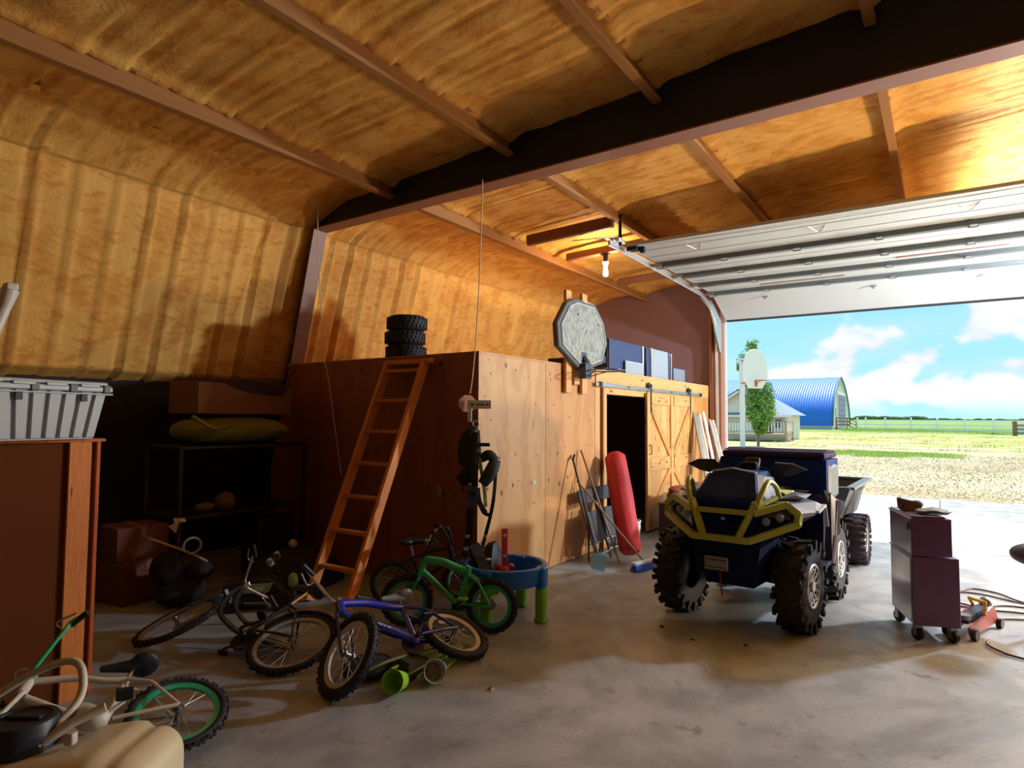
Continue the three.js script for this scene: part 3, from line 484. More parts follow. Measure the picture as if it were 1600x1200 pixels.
{ // outdoor basketball hoop
  const t = thing('basketball_hoop', 'white post with a white fan backboard in the yard outside', 'basketball hoop', [-7.85, 0.46, -31.0]);
  obj('post', rbox(0.2, 4.25, 0.2, 0.02, 0, 2.1, 0), std([0.72, 0.74, 0.76], 0.5), t);
  const or = std([0.55, 0.12, 0.05], 0.5), a = 56 * D2R, n = [Math.sin(a), Math.cos(a)];
  for (const y of [4.1, 3.05]) obj('arm', bar([-0.1, y, 0], [0.84 * n[0], y, 0.84 * n[1]], 0.08, 0.06), or, t);
  const pts = []; for (let i = 0; i <= 12; i++) { const b = Math.PI * (i / 12); pts.push([0.68 * Math.cos(b), 0.45 + 0.72 * Math.sin(b)]); } pts.push([-0.72, -0.15], [-0.4, -0.65], [0.4, -0.65], [0.72, -0.15]);
  const bd = obj('backboard', slab(pts, 0.04, 0.01).rotateY(a).translate(0.85 * n[0], 3.42, 0.85 * n[1]), std([0.86, 0.86, 0.86], 0.5), t);
  const L = (x, y, w, h) => box(w, h, 0.006, x, y, 0.046);
  obj('target_square', join([L(0, 0.32, 0.6, 0.03), L(-0.29, 0.04, 0.03, 0.56), L(0.29, 0.04, 0.03, 0.56), L(0, -0.26, 0.6, 0.03)]).rotateY(a).translate(0.85 * n[0], 3.42, 0.85 * n[1]), std([0.6, 0.62, 0.66], 0.5), bd);
  obj('rim_bracket', box(0.12, 0.3, 0.05, 0, -0.42, 0.06).rotateY(a).translate(0.85 * n[0], 3.42, 0.85 * n[1]), or, t);
  obj('rim', [torus(0.25, 0.016, 0.85 * n[0] + 0.4 * n[0], 3.12, 0.85 * n[1] + 0.4 * n[1], Math.PI / 2, 0, 0, 8, 30), bar([0.88 * n[0], 2.92, 0.88 * n[1]], [1.2 * n[0], 3.1, 1.2 * n[1]], 0.025, 0.025)], or, t);
}
{ // white rail fence
  const P = [[-7.15, -72.66], [-6.39, -72.33], [-4.68, -71.92], [-2.51, -70.98], [-0.44, -69.36], [1.55, -67.69], [3.48, -66.58], [5.6, -65.43], [7.7, -64.3]];
  const t = thing('rail_fence', 'white three-rail fence between the yard and the field', 'fence', [0, 0, 0]), wm = std([0.8, 0.82, 0.84], 0.5);
  P.forEach(([x, z], i) => { const y = groundY(x, z); obj('post', [rbox(0.14, 1.45, 0.14, 0.01, x, y + 0.6, z), hull([[x - 0.09, y + 1.32, z - 0.09], [x + 0.09, y + 1.32, z - 0.09], [x + 0.09, y + 1.32, z + 0.09], [x - 0.09, y + 1.32, z + 0.09], [x, y + 1.4, z]])], wm, t);
    if (i) { const [a, b] = P[i - 1], ya = groundY(a, b); for (const h of [0.3, 0.7, 1.12]) obj('rail', bar([a, ya + h, b], [x, y + h, z], 0.05, 0.14), wm, t); } });
  const w = thing('wooden_gate', 'grey weathered timber gate end at the right edge of the yard', 'gate', [5.0, groundY(0, -63.5), -63.5]);
  obj('post', rbox(0.3, 1.25, 0.25, 0.05, -0.35, 0.5, 0), std([0.2, 0.13, 0.09], 0.9), w); for (const y of [0.2, 0.5, 0.8]) obj('board', rbox(1.8, 0.2, 0.06, 0.02, 0.6, y, 0), std([0.28, 0.28, 0.27], 0.9), w);
}
// ---------------------------------------------------------------- quad bike, trailer
function tyreGeo(R, w, rimR, lugs, lugH, chevron = true) { // axle along x
  const c = lathe([[rimR, -w * 0.38], [rimR + 0.02, -w * 0.46], [R * 0.8, -w * 0.5], [R - 0.03, -w * 0.44], [R, -w * 0.3], [R, 0], [R, w * 0.3], [R - 0.03, w * 0.44], [R * 0.8, w * 0.5], [rimR + 0.02, w * 0.46], [rimR, w * 0.38]], 48);
  const out = [c.rotateZ(Math.PI / 2)];
  for (let k = 0; k < lugs; k++) for (const s of [-1, 1]) {
    const a = ((k + (s > 0 ? 0.5 : 0)) / lugs) * Math.PI * 2;
    const g = box(w * 0.5, lugH * 2, 0.035, 0, 0, 0); g.rotateY(s * (chevron ? 0.42 : 0.1)); g.translate(s * w * 0.26, R, 0);
    const e = box(0.03, lugH * 1.6 + 0.05, 0.04, s * w * 0.5, R - 0.035, 0.045 * (chevron ? 1 : 0));
    out.push(g.rotateX(a), e.rotateX(a));
  }
  return out;
}
{
  const navy = gloss([0.008, 0.028, 0.16], { roughness: 0.7, clearcoat: 0, specularIntensity: 0.25 }), char = gloss([0.36, 0.40, 0.03], { roughness: 0.38, clearcoat: 0.3 }), silver = gloss([0.17, 0.21, 0.28], { roughness: 0.4, clearcoat: 0.2 }), dark = gloss([0.007, 0.012, 0.05], { roughness: 0.75, clearcoat: 0, specularIntensity: 0.3 }), edge = std([0.6, 0.62, 0.64], 0.4);
  const t = thing('quad_bike', 'black quad bike with yellow-green front bumper and tall mud tyres parked nose in', 'quad bike', [-1.515, 0, -5.86], -0.05);
  const S = (f) => [-1, 1].map(f);
  // wheels
  const R = 0.37, mk = (x, z, steer) => {
    const w = new THREE.Mesh(join(tyreGeo(R, 0.225, 0.175, 16, 0.016)), MT.rubber); w.name = 'wheel'; shadow(w); w.position.set(x, R + 0.012, z); w.rotation.y = steer; t.add(w);
    const s = Math.sign(x), rim = [torus(0.172, 0.014, s * 0.1, 0, 0, 0, Math.PI / 2, 0), torus(0.135, 0.008, s * 0.095, 0, 0, 0, Math.PI / 2, 0)];
    obj('rim', [T(new THREE.CylinderGeometry(0.175, 0.175, 0.185, 36, 1, true), 0, 0, 0, 0, 0, Math.PI / 2), T(new THREE.CylinderGeometry(0.17, 0.17, 0.02, 30), 0, 0, 0, 0, 0, Math.PI / 2)], MT.black, w);
    const sp = []; for (let k = 0; k < 12; k++) { const a = k * Math.PI / 6; sp.push(bar([s * 0.08, 0.05 * Math.cos(a), 0.05 * Math.sin(a)], [s * 0.098, 0.165 * Math.cos(a + 0.1), 0.165 * Math.sin(a + 0.1)], 0.022, 0.02, [1, 0, 0])); }
    obj('spokes', [...rim, ...sp, cyl([s * 0.05, 0, 0], [s * 0.11, 0, 0], 0.055, 0.045, 16)], metal([0.5, 0.52, 0.55], 0.3), w);
  };
  mk(-0.53, 0, -0.06); mk(0.49, 0, -0.06); mk(-0.5, -1.3, 0); mk(0.47, -1.3, 0);
  // running gear
  for (const z of [0, -1.3]) for (const s of [-1, 1]) { obj('suspension_arm', [...poly([[s * 0.14, 0.42, z + 0.16], [s * 0.42, 0.36, z], [s * 0.14, 0.42, z - 0.16]], 0.016), ...poly([[s * 0.14, 0.56, z + 0.14], [s * 0.4, 0.5, z], [s * 0.14, 0.56, z - 0.14]], 0.014), cyl([s * 0.1, 0.4, z], [s * 0.45, 0.38, z], 0.02)], dark, t); obj('shock_absorber', [cyl([s * 0.32, 0.46, z + 0.02], [s * 0.22, 0.9, z + 0.02], 0.035, 0.035, 12), cyl([s * 0.32, 0.46, z + 0.02], [s * 0.27, 0.68, z + 0.02], 0.048, 0.048, 12)], MT.steel, t); }
  obj('belly_pan', hull([[-0.2, 0.36, 0.3], [0.2, 0.36, 0.3], [-0.24, 0.33, -1.3], [0.24, 0.33, -1.3], [-0.22, 0.62, 0.42], [0.22, 0.62, 0.42], [-0.26, 0.7, -1.4], [0.26, 0.7, -1.4]]), dark, t);
  obj('engine', [rbox(0.36, 0.45, 0.7, 0.05, 0, 0.62, -0.55), rbox(0.5, 0.25, 0.4, 0.05, 0, 0.5, -0.7)], MT.blackM, t);
  obj('winch', [rbox(0.2, 0.12, 0.1, 0.015, -0.06, 0.56, 0.42), cyl([-0.15, 0.58, 0.48], [0.03, 0.58, 0.48], 0.012), cyl([-0.15, 0.52, 0.48], [0.03, 0.52, 0.48], 0.012)], MT.steel, t);
  obj('winch_hook', poly([[-0.02, 0.52, 0.48], [-0.02, 0.4, 0.47], [-0.01, 0.3, 0.46]], 0.006, 6), std([0.25, 0.02, 0.04], 0.6), t);
  obj('lower_grille', hull([[-0.24, 0.45, 0.4], [0.24, 0.45, 0.4], [-0.3, 0.8, 0.42], [0.3, 0.8, 0.42], [-0.28, 0.45, 0.1], [0.28, 0.45, 0.1], [-0.36, 0.8, 0.1], [0.36, 0.8, 0.1]]), dark, t);
  // nose
  obj('nose', hull([[-0.23, 0.79, 0.46], [0.23, 0.79, 0.46], [-0.27, 1.0, 0.41], [0.27, 1.0, 0.41], [-0.5, 0.93, 0.27], [0.5, 0.93, 0.27], [-0.47, 1.05, 0.25], [0.47, 1.05, 0.25], [-0.3, 0.8, 0], [0.3, 0.8, 0], [-0.35, 1.08, 0], [0.35, 1.08, 0]]), navy, t);
  obj('grille_slat', [0.86, 0.91, 0.96].map((y) => rbox(0.3, 0.012, 0.03, 0.004, 0, y, 0.46 - (y - 0.8) * 0.2)), dark, t);
  obj('badge', box(0.03, 0.02, 0.006, 0, 0.935, 0.455), edge, t);
  for (const s of [-1, 1]) {
    const sh = obj('headlight', hull([[s * 0.25, 0.84, 0.465], [s * 0.3, 0.98, 0.41], [s * 0.47, 1.02, 0.285], [s * 0.5, 0.95, 0.29], [s * 0.25, 0.84, 0.4], [s * 0.3, 0.98, 0.34], [s * 0.47, 1.02, 0.22], [s * 0.5, 0.95, 0.22]]), new THREE.MeshPhysicalMaterial({ color: 0x10182c, roughness: 0.12, clearcoat: 1 }), t);
    obj('lamp', [ball(0.035, s * 0.33, 0.935, 0.405, 1, 1, 0.5), ball(0.035, s * 0.42, 0.965, 0.345, 1, 1, 0.5)], std([0.25, 0.32, 0.42], 0.15), sh);
  }
  // hood
  const hoodPts = [[-0.27, 1.0, 0.43], [0.27, 1.0, 0.43], [-0.27, 1.08, 0.44], [0.27, 1.08, 0.44], [-0.17, 1.3, 0.2], [0.19, 1.3, 0.2], [0.0, 1.33, 0.19], [-0.2, 1.3, -0.2], [0.2, 1.3, -0.2], [-0.3, 1.02, -0.2], [0.3, 1.02, -0.2]];
  obj('hood', hull(hoodPts), navy, t);
  obj('hood_panel', hull([[-0.18, 1.12, 0.425], [0.18, 1.12, 0.425], [-0.13, 1.26, 0.27], [0.13, 1.26, 0.27], [0, 1.07, 0.455], [0, 1.1, 0.3]]), gloss([0.012, 0.034, 0.17], { roughness: 0.7, clearcoat: 0, specularIntensity: 0.3 }), t);
  obj('hood_edge', [bar([-0.18, 1.305, 0.19], [0.0, 1.335, 0.18], 0.02, 0.012), bar([0.0, 1.335, 0.18], [0.2, 1.305, 0.19], 0.02, 0.012)], edge, t);
  for (const s of [-1, 1]) {
    obj('side_scoop', hull([[s * 0.2, 1.29, 0.18], [s * 0.25, 1.27, 0.12], [s * 0.3, 1.1, 0.12], [s * 0.28, 1.06, 0.4], [s * 0.25, 1.25, -0.15], [s * 0.31, 1.06, -0.15]]), silver, t);
    // bumper side loop, arch and strut
    const q = (a) => a.map(([x, y, z]) => [s * x, y, z]);
    const loopP = q([[0.255, 1.0, 0.475], [0.47, 1.075, 0.33], [0.555, 1.0, 0.29], [0.55, 0.92, 0.31], [0.23, 0.785, 0.53]]), b = [];
    for (let i = 0; i + 1 < loopP.length; i++) b.push(bar(loopP[i], loopP[i + 1], 0.045, 0.05)); loopP.slice(1, -1).forEach((p) => b.push(ball(0.029, ...p)));
    obj('bumper_loop', b, char, t);
    obj('bumper_strut', [bar(loopP[4].map((v, i) => (i ? v : v * 0.6)), [s * 0.26, 1.07, 0.46], 0.045, 0.045), ball(0.03, s * 0.26, 1.07, 0.46)], char, t);
    obj('snorkel_arch', [tube(q([[0.27, 1.05, 0.46], [0.31, 1.17, 0.42], [0.335, 1.25, 0.33], [0.36, 1.2, 0.2], [0.37, 1.08, 0.12]]), 0.022, 24, 8), bar([s * 0.27, 1.05, 0.46], [s * 0.38, 1.12, 0.26], 0.03, 0.03)], char, t);
    // fenders
    obj('front_fender', [hull(q([[0.34, 1.09, 0.28], [0.47, 1.07, 0.24], [0.56, 1.0, 0.22], [0.36, 1.1, -0.28], [0.6, 1.07, -0.1], [0.64, 1.0, 0.05], [0.62, 1.02, -0.3], [0.34, 1.05, 0.28], [0.56, 0.96, 0.22], [0.62, 0.97, 0.05]])), hull(q([[0.36, 1.1, 0.24], [0.5, 1.13, 0.1], [0.55, 1.1, 0.02], [0.4, 1.13, -0.2], [0.55, 1.12, -0.2], [0.36, 1.06, -0.1]]))], silver, t);
    obj('fender_flare', [bar([s * 0.645, 1.0, 0.05], [s * 0.63, 1.02, -0.3], 0.03, 0.02), bar([s * 0.63, 1.02, -0.3], [s * 0.62, 0.82, -0.45], 0.03, 0.012)], edge, t);
    obj('inner_fender', hull(q([[0.3, 1.05, 0.25], [0.55, 0.98, 0.2], [0.62, 0.98, -0.3], [0.3, 1.05, -0.3], [0.3, 0.75, 0.3], [0.4, 0.8, 0.25], [0.3, 0.75, -0.4]])), dark, t);
    obj('foot_guard', hull(q([[0.28, 1.0, -0.35], [0.6, 0.98, -0.4], [0.6, 0.85, -0.5], [0.28, 0.4, -0.42], [0.58, 0.42, -0.46]])), dark, t);
    obj('footwell', rbox(0.3, 0.04, 0.5, 0.015, s * 0.42, 0.42, -0.66), dark, t);
    obj('mud_guard', hull(q([[0.28, 1.0, -0.82], [0.58, 1.06, -0.85], [0.62, 1.0, -0.95], [0.6, 0.66, -0.93], [0.57, 0.41, -0.9], [0.28, 0.41, -0.86], [0.58, 0.42, -0.94], [0.6, 0.68, -0.97]])), gloss([0.03, 0.014, 0.045], { roughness: 0.45 }), t);
    obj('guard_edge', [bar([s * 0.635, 1.0, -0.95], [s * 0.62, 0.68, -0.945], 0.012, 0.02), bar([s * 0.615, 0.67, -0.93], [s * 0.585, 0.41, -0.9], 0.012, 0.02)], edge, t);
    obj('rear_fender', hull(q([[0.3, 1.04, -0.84], [0.56, 1.04, -0.85], [0.6, 0.98, -0.96], [0.6, 0.94, -1.4], [0.56, 0.84, -1.66], [0.3, 1.0, -1.7], [0.59, 0.92, -0.97], [0.55, 0.8, -1.62]])), dark, t);
    obj('fender_badge', hull(q([[0.52, 1.1, -0.84], [0.585, 1.07, -0.86], [0.56, 0.99, -0.84], [0.53, 1.03, -0.87]])), std([0.5, 0.6, 0.7], 0.3), t);
    obj('side_panel', hull(q([[0.2, 1.08, -0.2], [0.32, 1.05, -0.3], [0.3, 0.7, -0.4], [0.3, 0.75, -0.85], [0.26, 1.05, -0.9], [0.2, 1.0, -0.9]])), dark, t);
    obj('seat_trim', hull(q([[0.2, 1.12, -0.42], [0.3, 1.06, -0.46], [0.36, 0.98, -0.5], [0.31, 1.1, -0.6], [0.36, 0.98, -0.62], [0.24, 1.0, -0.5]])), char, t);
  }
  obj('bumper_bar', [bar([-0.24, 0.785, 0.53], [0.24, 0.785, 0.53], 0.05, 0.05), bar([-0.26, 1.0, 0.475], [0.26, 1.0, 0.475], 0.04, 0.04)], char, t);
  obj('front_rack', [cyl([-0.35, 1.1, 0.1], [0.35, 1.1, 0.1], 0.012), cyl([-0.35, 1.1, -0.1], [0.35, 1.1, -0.1], 0.012)], dark, t);
  obj('seat', hull([[-0.15, 1.12, -0.35], [0.15, 1.12, -0.35], [-0.2, 1.1, -1.0], [0.2, 1.1, -1.0], [-0.22, 0.95, -0.4], [0.22, 0.95, -0.4], [-0.25, 0.95, -1.0], [0.25, 0.95, -1.0]]), MT.blackM, t);
  // bars
  const hb = obj('handlebar', [tube([[-0.44, 1.3, -0.52], [-0.3, 1.28, -0.45], [-0.1, 1.3, -0.36], [0.1, 1.3, -0.34], [0.26, 1.28, -0.38], [0.4, 1.3, -0.46]], 0.014, 24, 8), rbox(0.16, 0.12, 0.14, 0.03, 0, 1.31, -0.3)], dark, t);
  obj('display', rbox(0.13, 0.1, 0.05, 0.02, 0.02, 1.36, -0.33, -0.5), MT.black, hb);
  for (const [x, z, a] of [[-0.44, -0.42, 0.25], [0.29, -0.32, -0.1]]) {
    const g = obj('hand_guard', T(hull([[-0.13, 0, 0], [-0.07, 0.055, 0], [0.09, 0.05, 0], [0.19, 0.0, -0.06], [0.08, -0.05, -0.01], [-0.02, -0.07, 0], [-0.11, -0.03, 0], [-0.07, 0.03, -0.05], [0.1, 0.03, -0.06], [0, -0.04, -0.05]].map(([p, q, r]) => [p * (x < 0 ? -1 : 1), q, r])), x, 1.31, z, 0, a), std([0.03, 0.035, 0.03], 0.35), t);
    obj('guard_trim', T(join([bar([-0.07, 0.058, 0], [0.09, 0.053, 0], 0.012, 0.008), bar([0.09, 0.053, 0], [0.19, 0.004, -0.055], 0.012, 0.008)].map((k) => (x < 0 ? k.scale(-1, 1, 1).scale(1, 1, 1) : k))), x, 1.31, z, 0, a), std([0.5, 0.5, 0.32], 0.4), g);
  }
  // cargo box with backrest behind the seat
  obj('cargo_box', [hull([[-0.5, 0.92, -0.98], [0.52, 0.92, -0.98], [-0.5, 1.37, -0.98], [0.52, 1.37, -0.98], [-0.53, 1.0, -1.5], [0.53, 1.0, -1.5], [-0.53, 1.37, -1.5], [0.53, 1.37, -1.5], [0.545, 1.3, -1.06], [0.545, 1.0, -1.07], [-0.55, 1.3, -1.06], [-0.55, 1.0, -1.07]])], navy, t);
  obj('box_lid', [rbox(1.0, 0.06, 0.6, 0.025, 0.01, 1.405, -1.28), hull([[-0.48, 1.44, -1.0], [0.5, 1.44, -1.0], [0.5, 1.465, -1.2], [-0.48, 1.465, -1.2], [0.5, 1.44, -1.55], [-0.48, 1.44, -1.55]])], gloss([0.03, 0.02, 0.07], { roughness: 0.7, clearcoat: 0, specularIntensity: 0.3 }), t);
  obj('lit_box_side', hull([[0.515, 1.36, -0.985], [0.55, 1.29, -1.05], [0.548, 1.02, -1.06], [0.515, 0.95, -0.985], [0.552, 1.3, -1.4], [0.55, 1.02, -1.4]]), std([0.09, 0.125, 0.125], 0.5), t);  // light on this side of the box put into a paler colour
  obj('box_latch', rbox(0.12, 0.012, 0.02, 0.004, 0.3, 1.06, -0.97), edge, t);
  obj('tail_rack', poly([[-0.5, 0.9, -1.0], [-0.5, 0.9, -1.7], [0.5, 0.9, -1.7], [0.5, 0.9, -1.0]], 0.014), dark, t);
}
{ // dump trailer behind the quad
  const t = thing('dump_trailer', 'black plastic tub trailer with balloon tyres hitched behind the quad bike', 'trailer', [-1.41, 0, -8.75], -0.03);
  const tubM = std([0.03, 0.032, 0.034], 0.45), rimM = std([0.14, 0.16, 0.16], 0.35);
  const outerP = (y, hw, z0, z1) => [[-hw, y, z0], [hw, y, z0], [hw, y, z1], [-hw, y, z1]];
  const A = outerP(1.0, 0.56, 0.75, -0.78), B = outerP(0.62, 0.4, 0.5, -0.6), quad = (a, b, c, d2) => { const g = new THREE.BufferGeometry(); g.setAttribute('position', new THREE.Float32BufferAttribute([...a, ...b, ...c, ...a, ...c, ...d2], 3)); g.computeVertexNormals(); return g; };
  const side = []; const inset = (p, k) => [p[0] * k, p[1] + 0.01, p[2] * k];
  for (let i = 0; i < 4; i++) { const j = (i + 1) % 4; side.push(quad(B[i], B[j], A[j], A[i]), quad(inset(A[i], 0.97), inset(A[j], 0.97), inset(B[j], 0.97), inset(B[i], 0.97))); }
  side.push(quad(B[0], B[3], B[2], B[1]), quad(inset(B[0], 0.97), inset(B[1], 0.97), inset(B[2], 0.97), inset(B[3], 0.97)));
  for (const s of [-1, 1]) side.push(hull([[s * 0.42, 0.64, 0.2], [s * 0.54, 0.95, 0.2], [s * 0.42, 0.64, -0.3], [s * 0.54, 0.95, -0.3], [s * 0.5, 0.66, 0.1], [s * 0.57, 0.93, 0.1], [s * 0.5, 0.66, -0.2], [s * 0.57, 0.93, -0.2]]));
  obj('tub', side, tubM, t);
  obj('tub_rim', [0, 1, 2, 3].map((i) => { const a = A[i], b = A[(i + 1) % 4]; return bar([a[0], a[1], a[2]], [b[0], b[1], b[2]], 0.09, 0.03); }), rimM, t);
  for (const s of [-1, 1]) { const w = new THREE.Mesh(join(tyreGeo(0.3, 0.24, 0.15, 22, 0.008, false)), std([0.03, 0.02, 0.035], 0.75)); w.name = 'wheel'; shadow(w); w.position.set(s * 0.48, 0.305, -0.22); t.add(w); obj('rim', [T(new THREE.CylinderGeometry(0.15, 0.15, 0.18, 28), 0, 0, 0, 0, 0, Math.PI / 2), torus(0.145, 0.012, s * 0.1, 0, 0, 0, Math.PI / 2, 0)], std([0.3, 0.33, 0.33], 0.4), w); }
  obj('axle', cyl([-0.45, 0.305, -0.22], [0.45, 0.305, -0.22], 0.025), MT.steel, t);
  obj('axle_frame', [bar([-0.3, 0.58, 0.5], [-0.3, 0.58, -0.6], 0.05, 0.05), bar([0.3, 0.58, 0.5], [0.3, 0.58, -0.6], 0.05, 0.05), bar([-0.3, 0.32, -0.22], [-0.3, 0.58, -0.22], 0.04, 0.04), bar([0.3, 0.32, -0.22], [0.3, 0.58, -0.22], 0.04, 0.04)], MT.steel, t);
  obj('drawbar', bar([0, 0.56, 0.4], [-0.02, 0.5, 1.2], 0.05, 0.05), MT.steel, t);
}
// ---------------------------------------------------------------- right: tool cart, jack, air hose
{
  const m = gloss([0.11, 0.02, 0.11], { roughness: 0.35, clearcoat: 0.5 }), mD = gloss([0.08, 0.014, 0.09], { roughness: 0.4 });
  const t = thing('tool_chest', 'dark maroon tool chest on castors with a stepped side', 'tool chest', [-0.235, 0, -6.09], 0.31);
  const W = 0.285, D = 0.6; // x right, z back
  obj('lower_cabinet', [rbox(W + 0.045, 0.54, D, 0.008, W / 2 + 0.022, 0.395, -D / 2)], m, t);
  obj('upper_chest', [rbox(W, 0.29, D, 0.008, W / 2, 0.82, -D / 2)], m, t);
  obj('chest_lid', [rbox(W - 0.04, 0.03, D - 0.02, 0.006, W / 2 - 0.02, 0.975, -D / 2), rbox(W, 0.012, D, 0.004, W / 2, 0.966, -D / 2)], mD, t);
  obj('lid_edge', bar([-0.003, 0.972, 0], [-0.003, 0.972, -D], 0.01, 0.012), std([0.6, 0.58, 0.62], 0.35), t);
  obj('side_panel', rbox(0.006, 0.5, D - 0.06, 0.003, -0.002, 0.4, -D / 2), gloss([0.20, 0.06, 0.18], { roughness: 0.25 }), t);  // light on the left face put into a paler panel colour
  obj('side_seam', box(0.012, 0.008, D, -0.004, 0.672, -D / 2), std([0.35, 0.3, 0.34], 0.4), t);
  obj('latch', [rbox(0.012, 0.06, 0.02, 0.003, -0.006, 0.9, -0.08)], MT.steel, t);
  for (const [x, z] of [[0.04, -0.05], [W, -0.05], [0.04, -D + 0.06], [W, -D + 0.06]]) { const w = obj('castor', [T(new THREE.CylinderGeometry(0.05, 0.05, 0.03, 20), x, 0.05, z, 0, 0.5, Math.PI / 2)], MT.rubberN, t); obj('castor_fork', [rbox(0.05, 0.03, 0.06, 0.006, x, 0.112, z), box(0.006, 0.08, 0.04, x - 0.02, 0.075, z, 0, 0.5, 0), box(0.006, 0.08, 0.04, x + 0.02, 0.075, z, 0, 0.5, 0)], MT.steel, w); }
  const p = thing('tool_pouch', 'worn brown leather tool pouch lying on the tool chest', 'tool pouch', [-0.25, 0.992, -6.47], 0.4); p.scale.setScalar(0.72);
  obj('pouch', [hull([[-0.1, 0, 0.06], [0.1, 0, 0.08], [0.12, 0, -0.08], [-0.1, 0, -0.07], [-0.07, 0.12, 0.02], [0.09, 0.1, 0.04], [0.1, 0.09, -0.04], [-0.06, 0.13, -0.03]]), ball(0.06, 0.06, 0.07, 0, 1.3, 0.8, 1)], std([0.10, 0.055, 0.05], 0.8), p);
  obj('flap', hull([[-0.13, 0.02, 0.03], [-0.13, 0.02, -0.03], [-0.15, 0.14, 0], [-0.05, 0.12, 0.04], [-0.05, 0.12, -0.03], [-0.12, 0.15, -0.01]]), std([0.14, 0.08, 0.09], 0.8), p);
  const rg = thing('folded_rag', 'grey-blue folded rag in a clear bag on the tool chest beside the pouch', 'rag', [-0.09, 0.992, -6.33], 0.3);
  const gg = grid(16, 10, (u, v) => { const a = u * 2 * Math.PI, q = Math.sin(v * Math.PI / 1) , r = v < 0.5 ? v * 2 : 2 - 2 * v; const e = 0.12 * r * (1 + 0.12 * Math.sin(a * 3)); return [Math.cos(a) * e * 1.1, (v < 0.5 ? 0.004 : 0.055 - 0.03 * r) + 0.008 * Math.sin(a * 4 + 1) * r, Math.sin(a) * e * 0.8]; });
  obj('rag_fold', gg, std([0.3, 0.36, 0.42], 0.6, { side: THREE.DoubleSide }), rg);
  const j = thing('floor_jack', 'red and black trolley jack with a yellow handle grip beside the tool chest', 'floor jack', [0.17, 0, -6.68], -0.35);
  obj('side_frame', [-0.075, 0.075].map((x) => hull([[x - 0.01, 0.03, 0.3], [x + 0.01, 0.03, 0.3], [x - 0.01, 0.1, 0.32], [x + 0.01, 0.1, 0.32], [x - 0.01, 0.05, -0.3], [x + 0.01, 0.05, -0.3], [x - 0.01, 0.17, -0.22], [x + 0.01, 0.17, -0.22]])), std([0.35, 0.03, 0.04], 0.45), j);
  obj('lift_arm', hull([[-0.04, 0.1, -0.2], [0.04, 0.1, -0.2], [-0.035, 0.15, 0.2], [0.035, 0.15, 0.2], [-0.04, 0.18, -0.2], [0.04, 0.18, -0.2], [-0.03, 0.1, 0.22], [0.03, 0.1, 0.22]]), std([0.02, 0.02, 0.06], 0.4), j);
  obj('saddle', cyl([0, 0.13, 0.2], [0, 0.17, 0.2], 0.045, 0.05, 16), MT.steel, j);
  obj('pump', [cyl([0, 0.1, -0.15], [0, 0.16, -0.3], 0.05, 0.045, 14), ball(0.05, 0, 0.19, -0.27)], MT.steel, j);
  for (const [x, z, r] of [[-0.1, 0.28, 0.045], [0.1, 0.28, 0.045], [-0.1, -0.27, 0.04], [0.1, -0.27, 0.04]]) obj('wheel', cyl([x - 0.02, r, z], [x + 0.02, r, z], r, r, 18), MT.black, j);
  obj('handle_grip', poly([[-0.07, 0.17, -0.2], [-0.07, 0.24, -0.12], [0.07, 0.24, -0.05], [0.07, 0.15, -0.02]], 0.013, 8), std([0.75, 0.55, 0.02], 0.4), j);
  const hm = std([0.06, 0.022, 0.028], 0.5);
  const hose = (pts, label) => tag(obj('air_hose', tube(pts.map(([x, z]) => [x, 0.012, z]), 0.0085, 60, 6), hm), label, 'hose');
  hose([[-0.1, -8.0], [0.1, -8.08], [0.21, -8.28], [0.42, -8.2], [0.6, -7.94], [0.95, -7.85], [1.1, -8.0], [0.9, -8.15], [0.6, -7.9], [0.31, -8.05], [0.1, -8.04], [-0.2, -7.8]], 'dark red air hose looped furthest from the camera behind the tool chest');
  hose([[-0.15, -7.5], [0.09, -7.55], [0.236, -7.47], [0.39, -7.66], [0.58, -7.72], [1.0, -7.66], [1.15, -7.5], [0.95, -7.42], [0.56, -7.49], [0.33, -7.44], [0.09, -7.42], [-0.2, -7.3]], 'dark red air hose in the middle loop behind the tool chest');
  hose([[0.2, -6.98], [0.242, -7.04], [0.41, -7.18], [0.53, -7.25], [0.6, -7.3]], 'short dark red hose running from the floor jack to the right edge');
  hose([[0.26, -6.42], [0.24, -6.3], [0.32, -6.16], [0.45, -6.07], [1.2, -5.8]], 'dark hose curving along the floor in front of the floor jack');
  const b = thing('padded_bench', 'dark padded bench end showing at the right edge', 'bench', [0.72, 0, -7.0], 0.1);
  obj('pad', ball(0.12, -0.1, 0.63, 0, 1.5, 0.78, 1.6, 24, 16), std([0.03, 0.022, 0.028], 0.55), b); obj('back_pad', ball(0.1, 0.02, 0.97, 0, 1.5, 0.5, 1.6, 20, 12), std([0.16, 0.02, 0.06], 0.55), b);
  obj('stand', [cyl([0, 0, 0], [0, 0.58, 0], 0.025), cyl([0, 0.5, 0], [0.12, 0.95, 0], 0.02), box(0.06, 0.05, 0.5, 0, 0.025, 0)], MT.black, b);
}
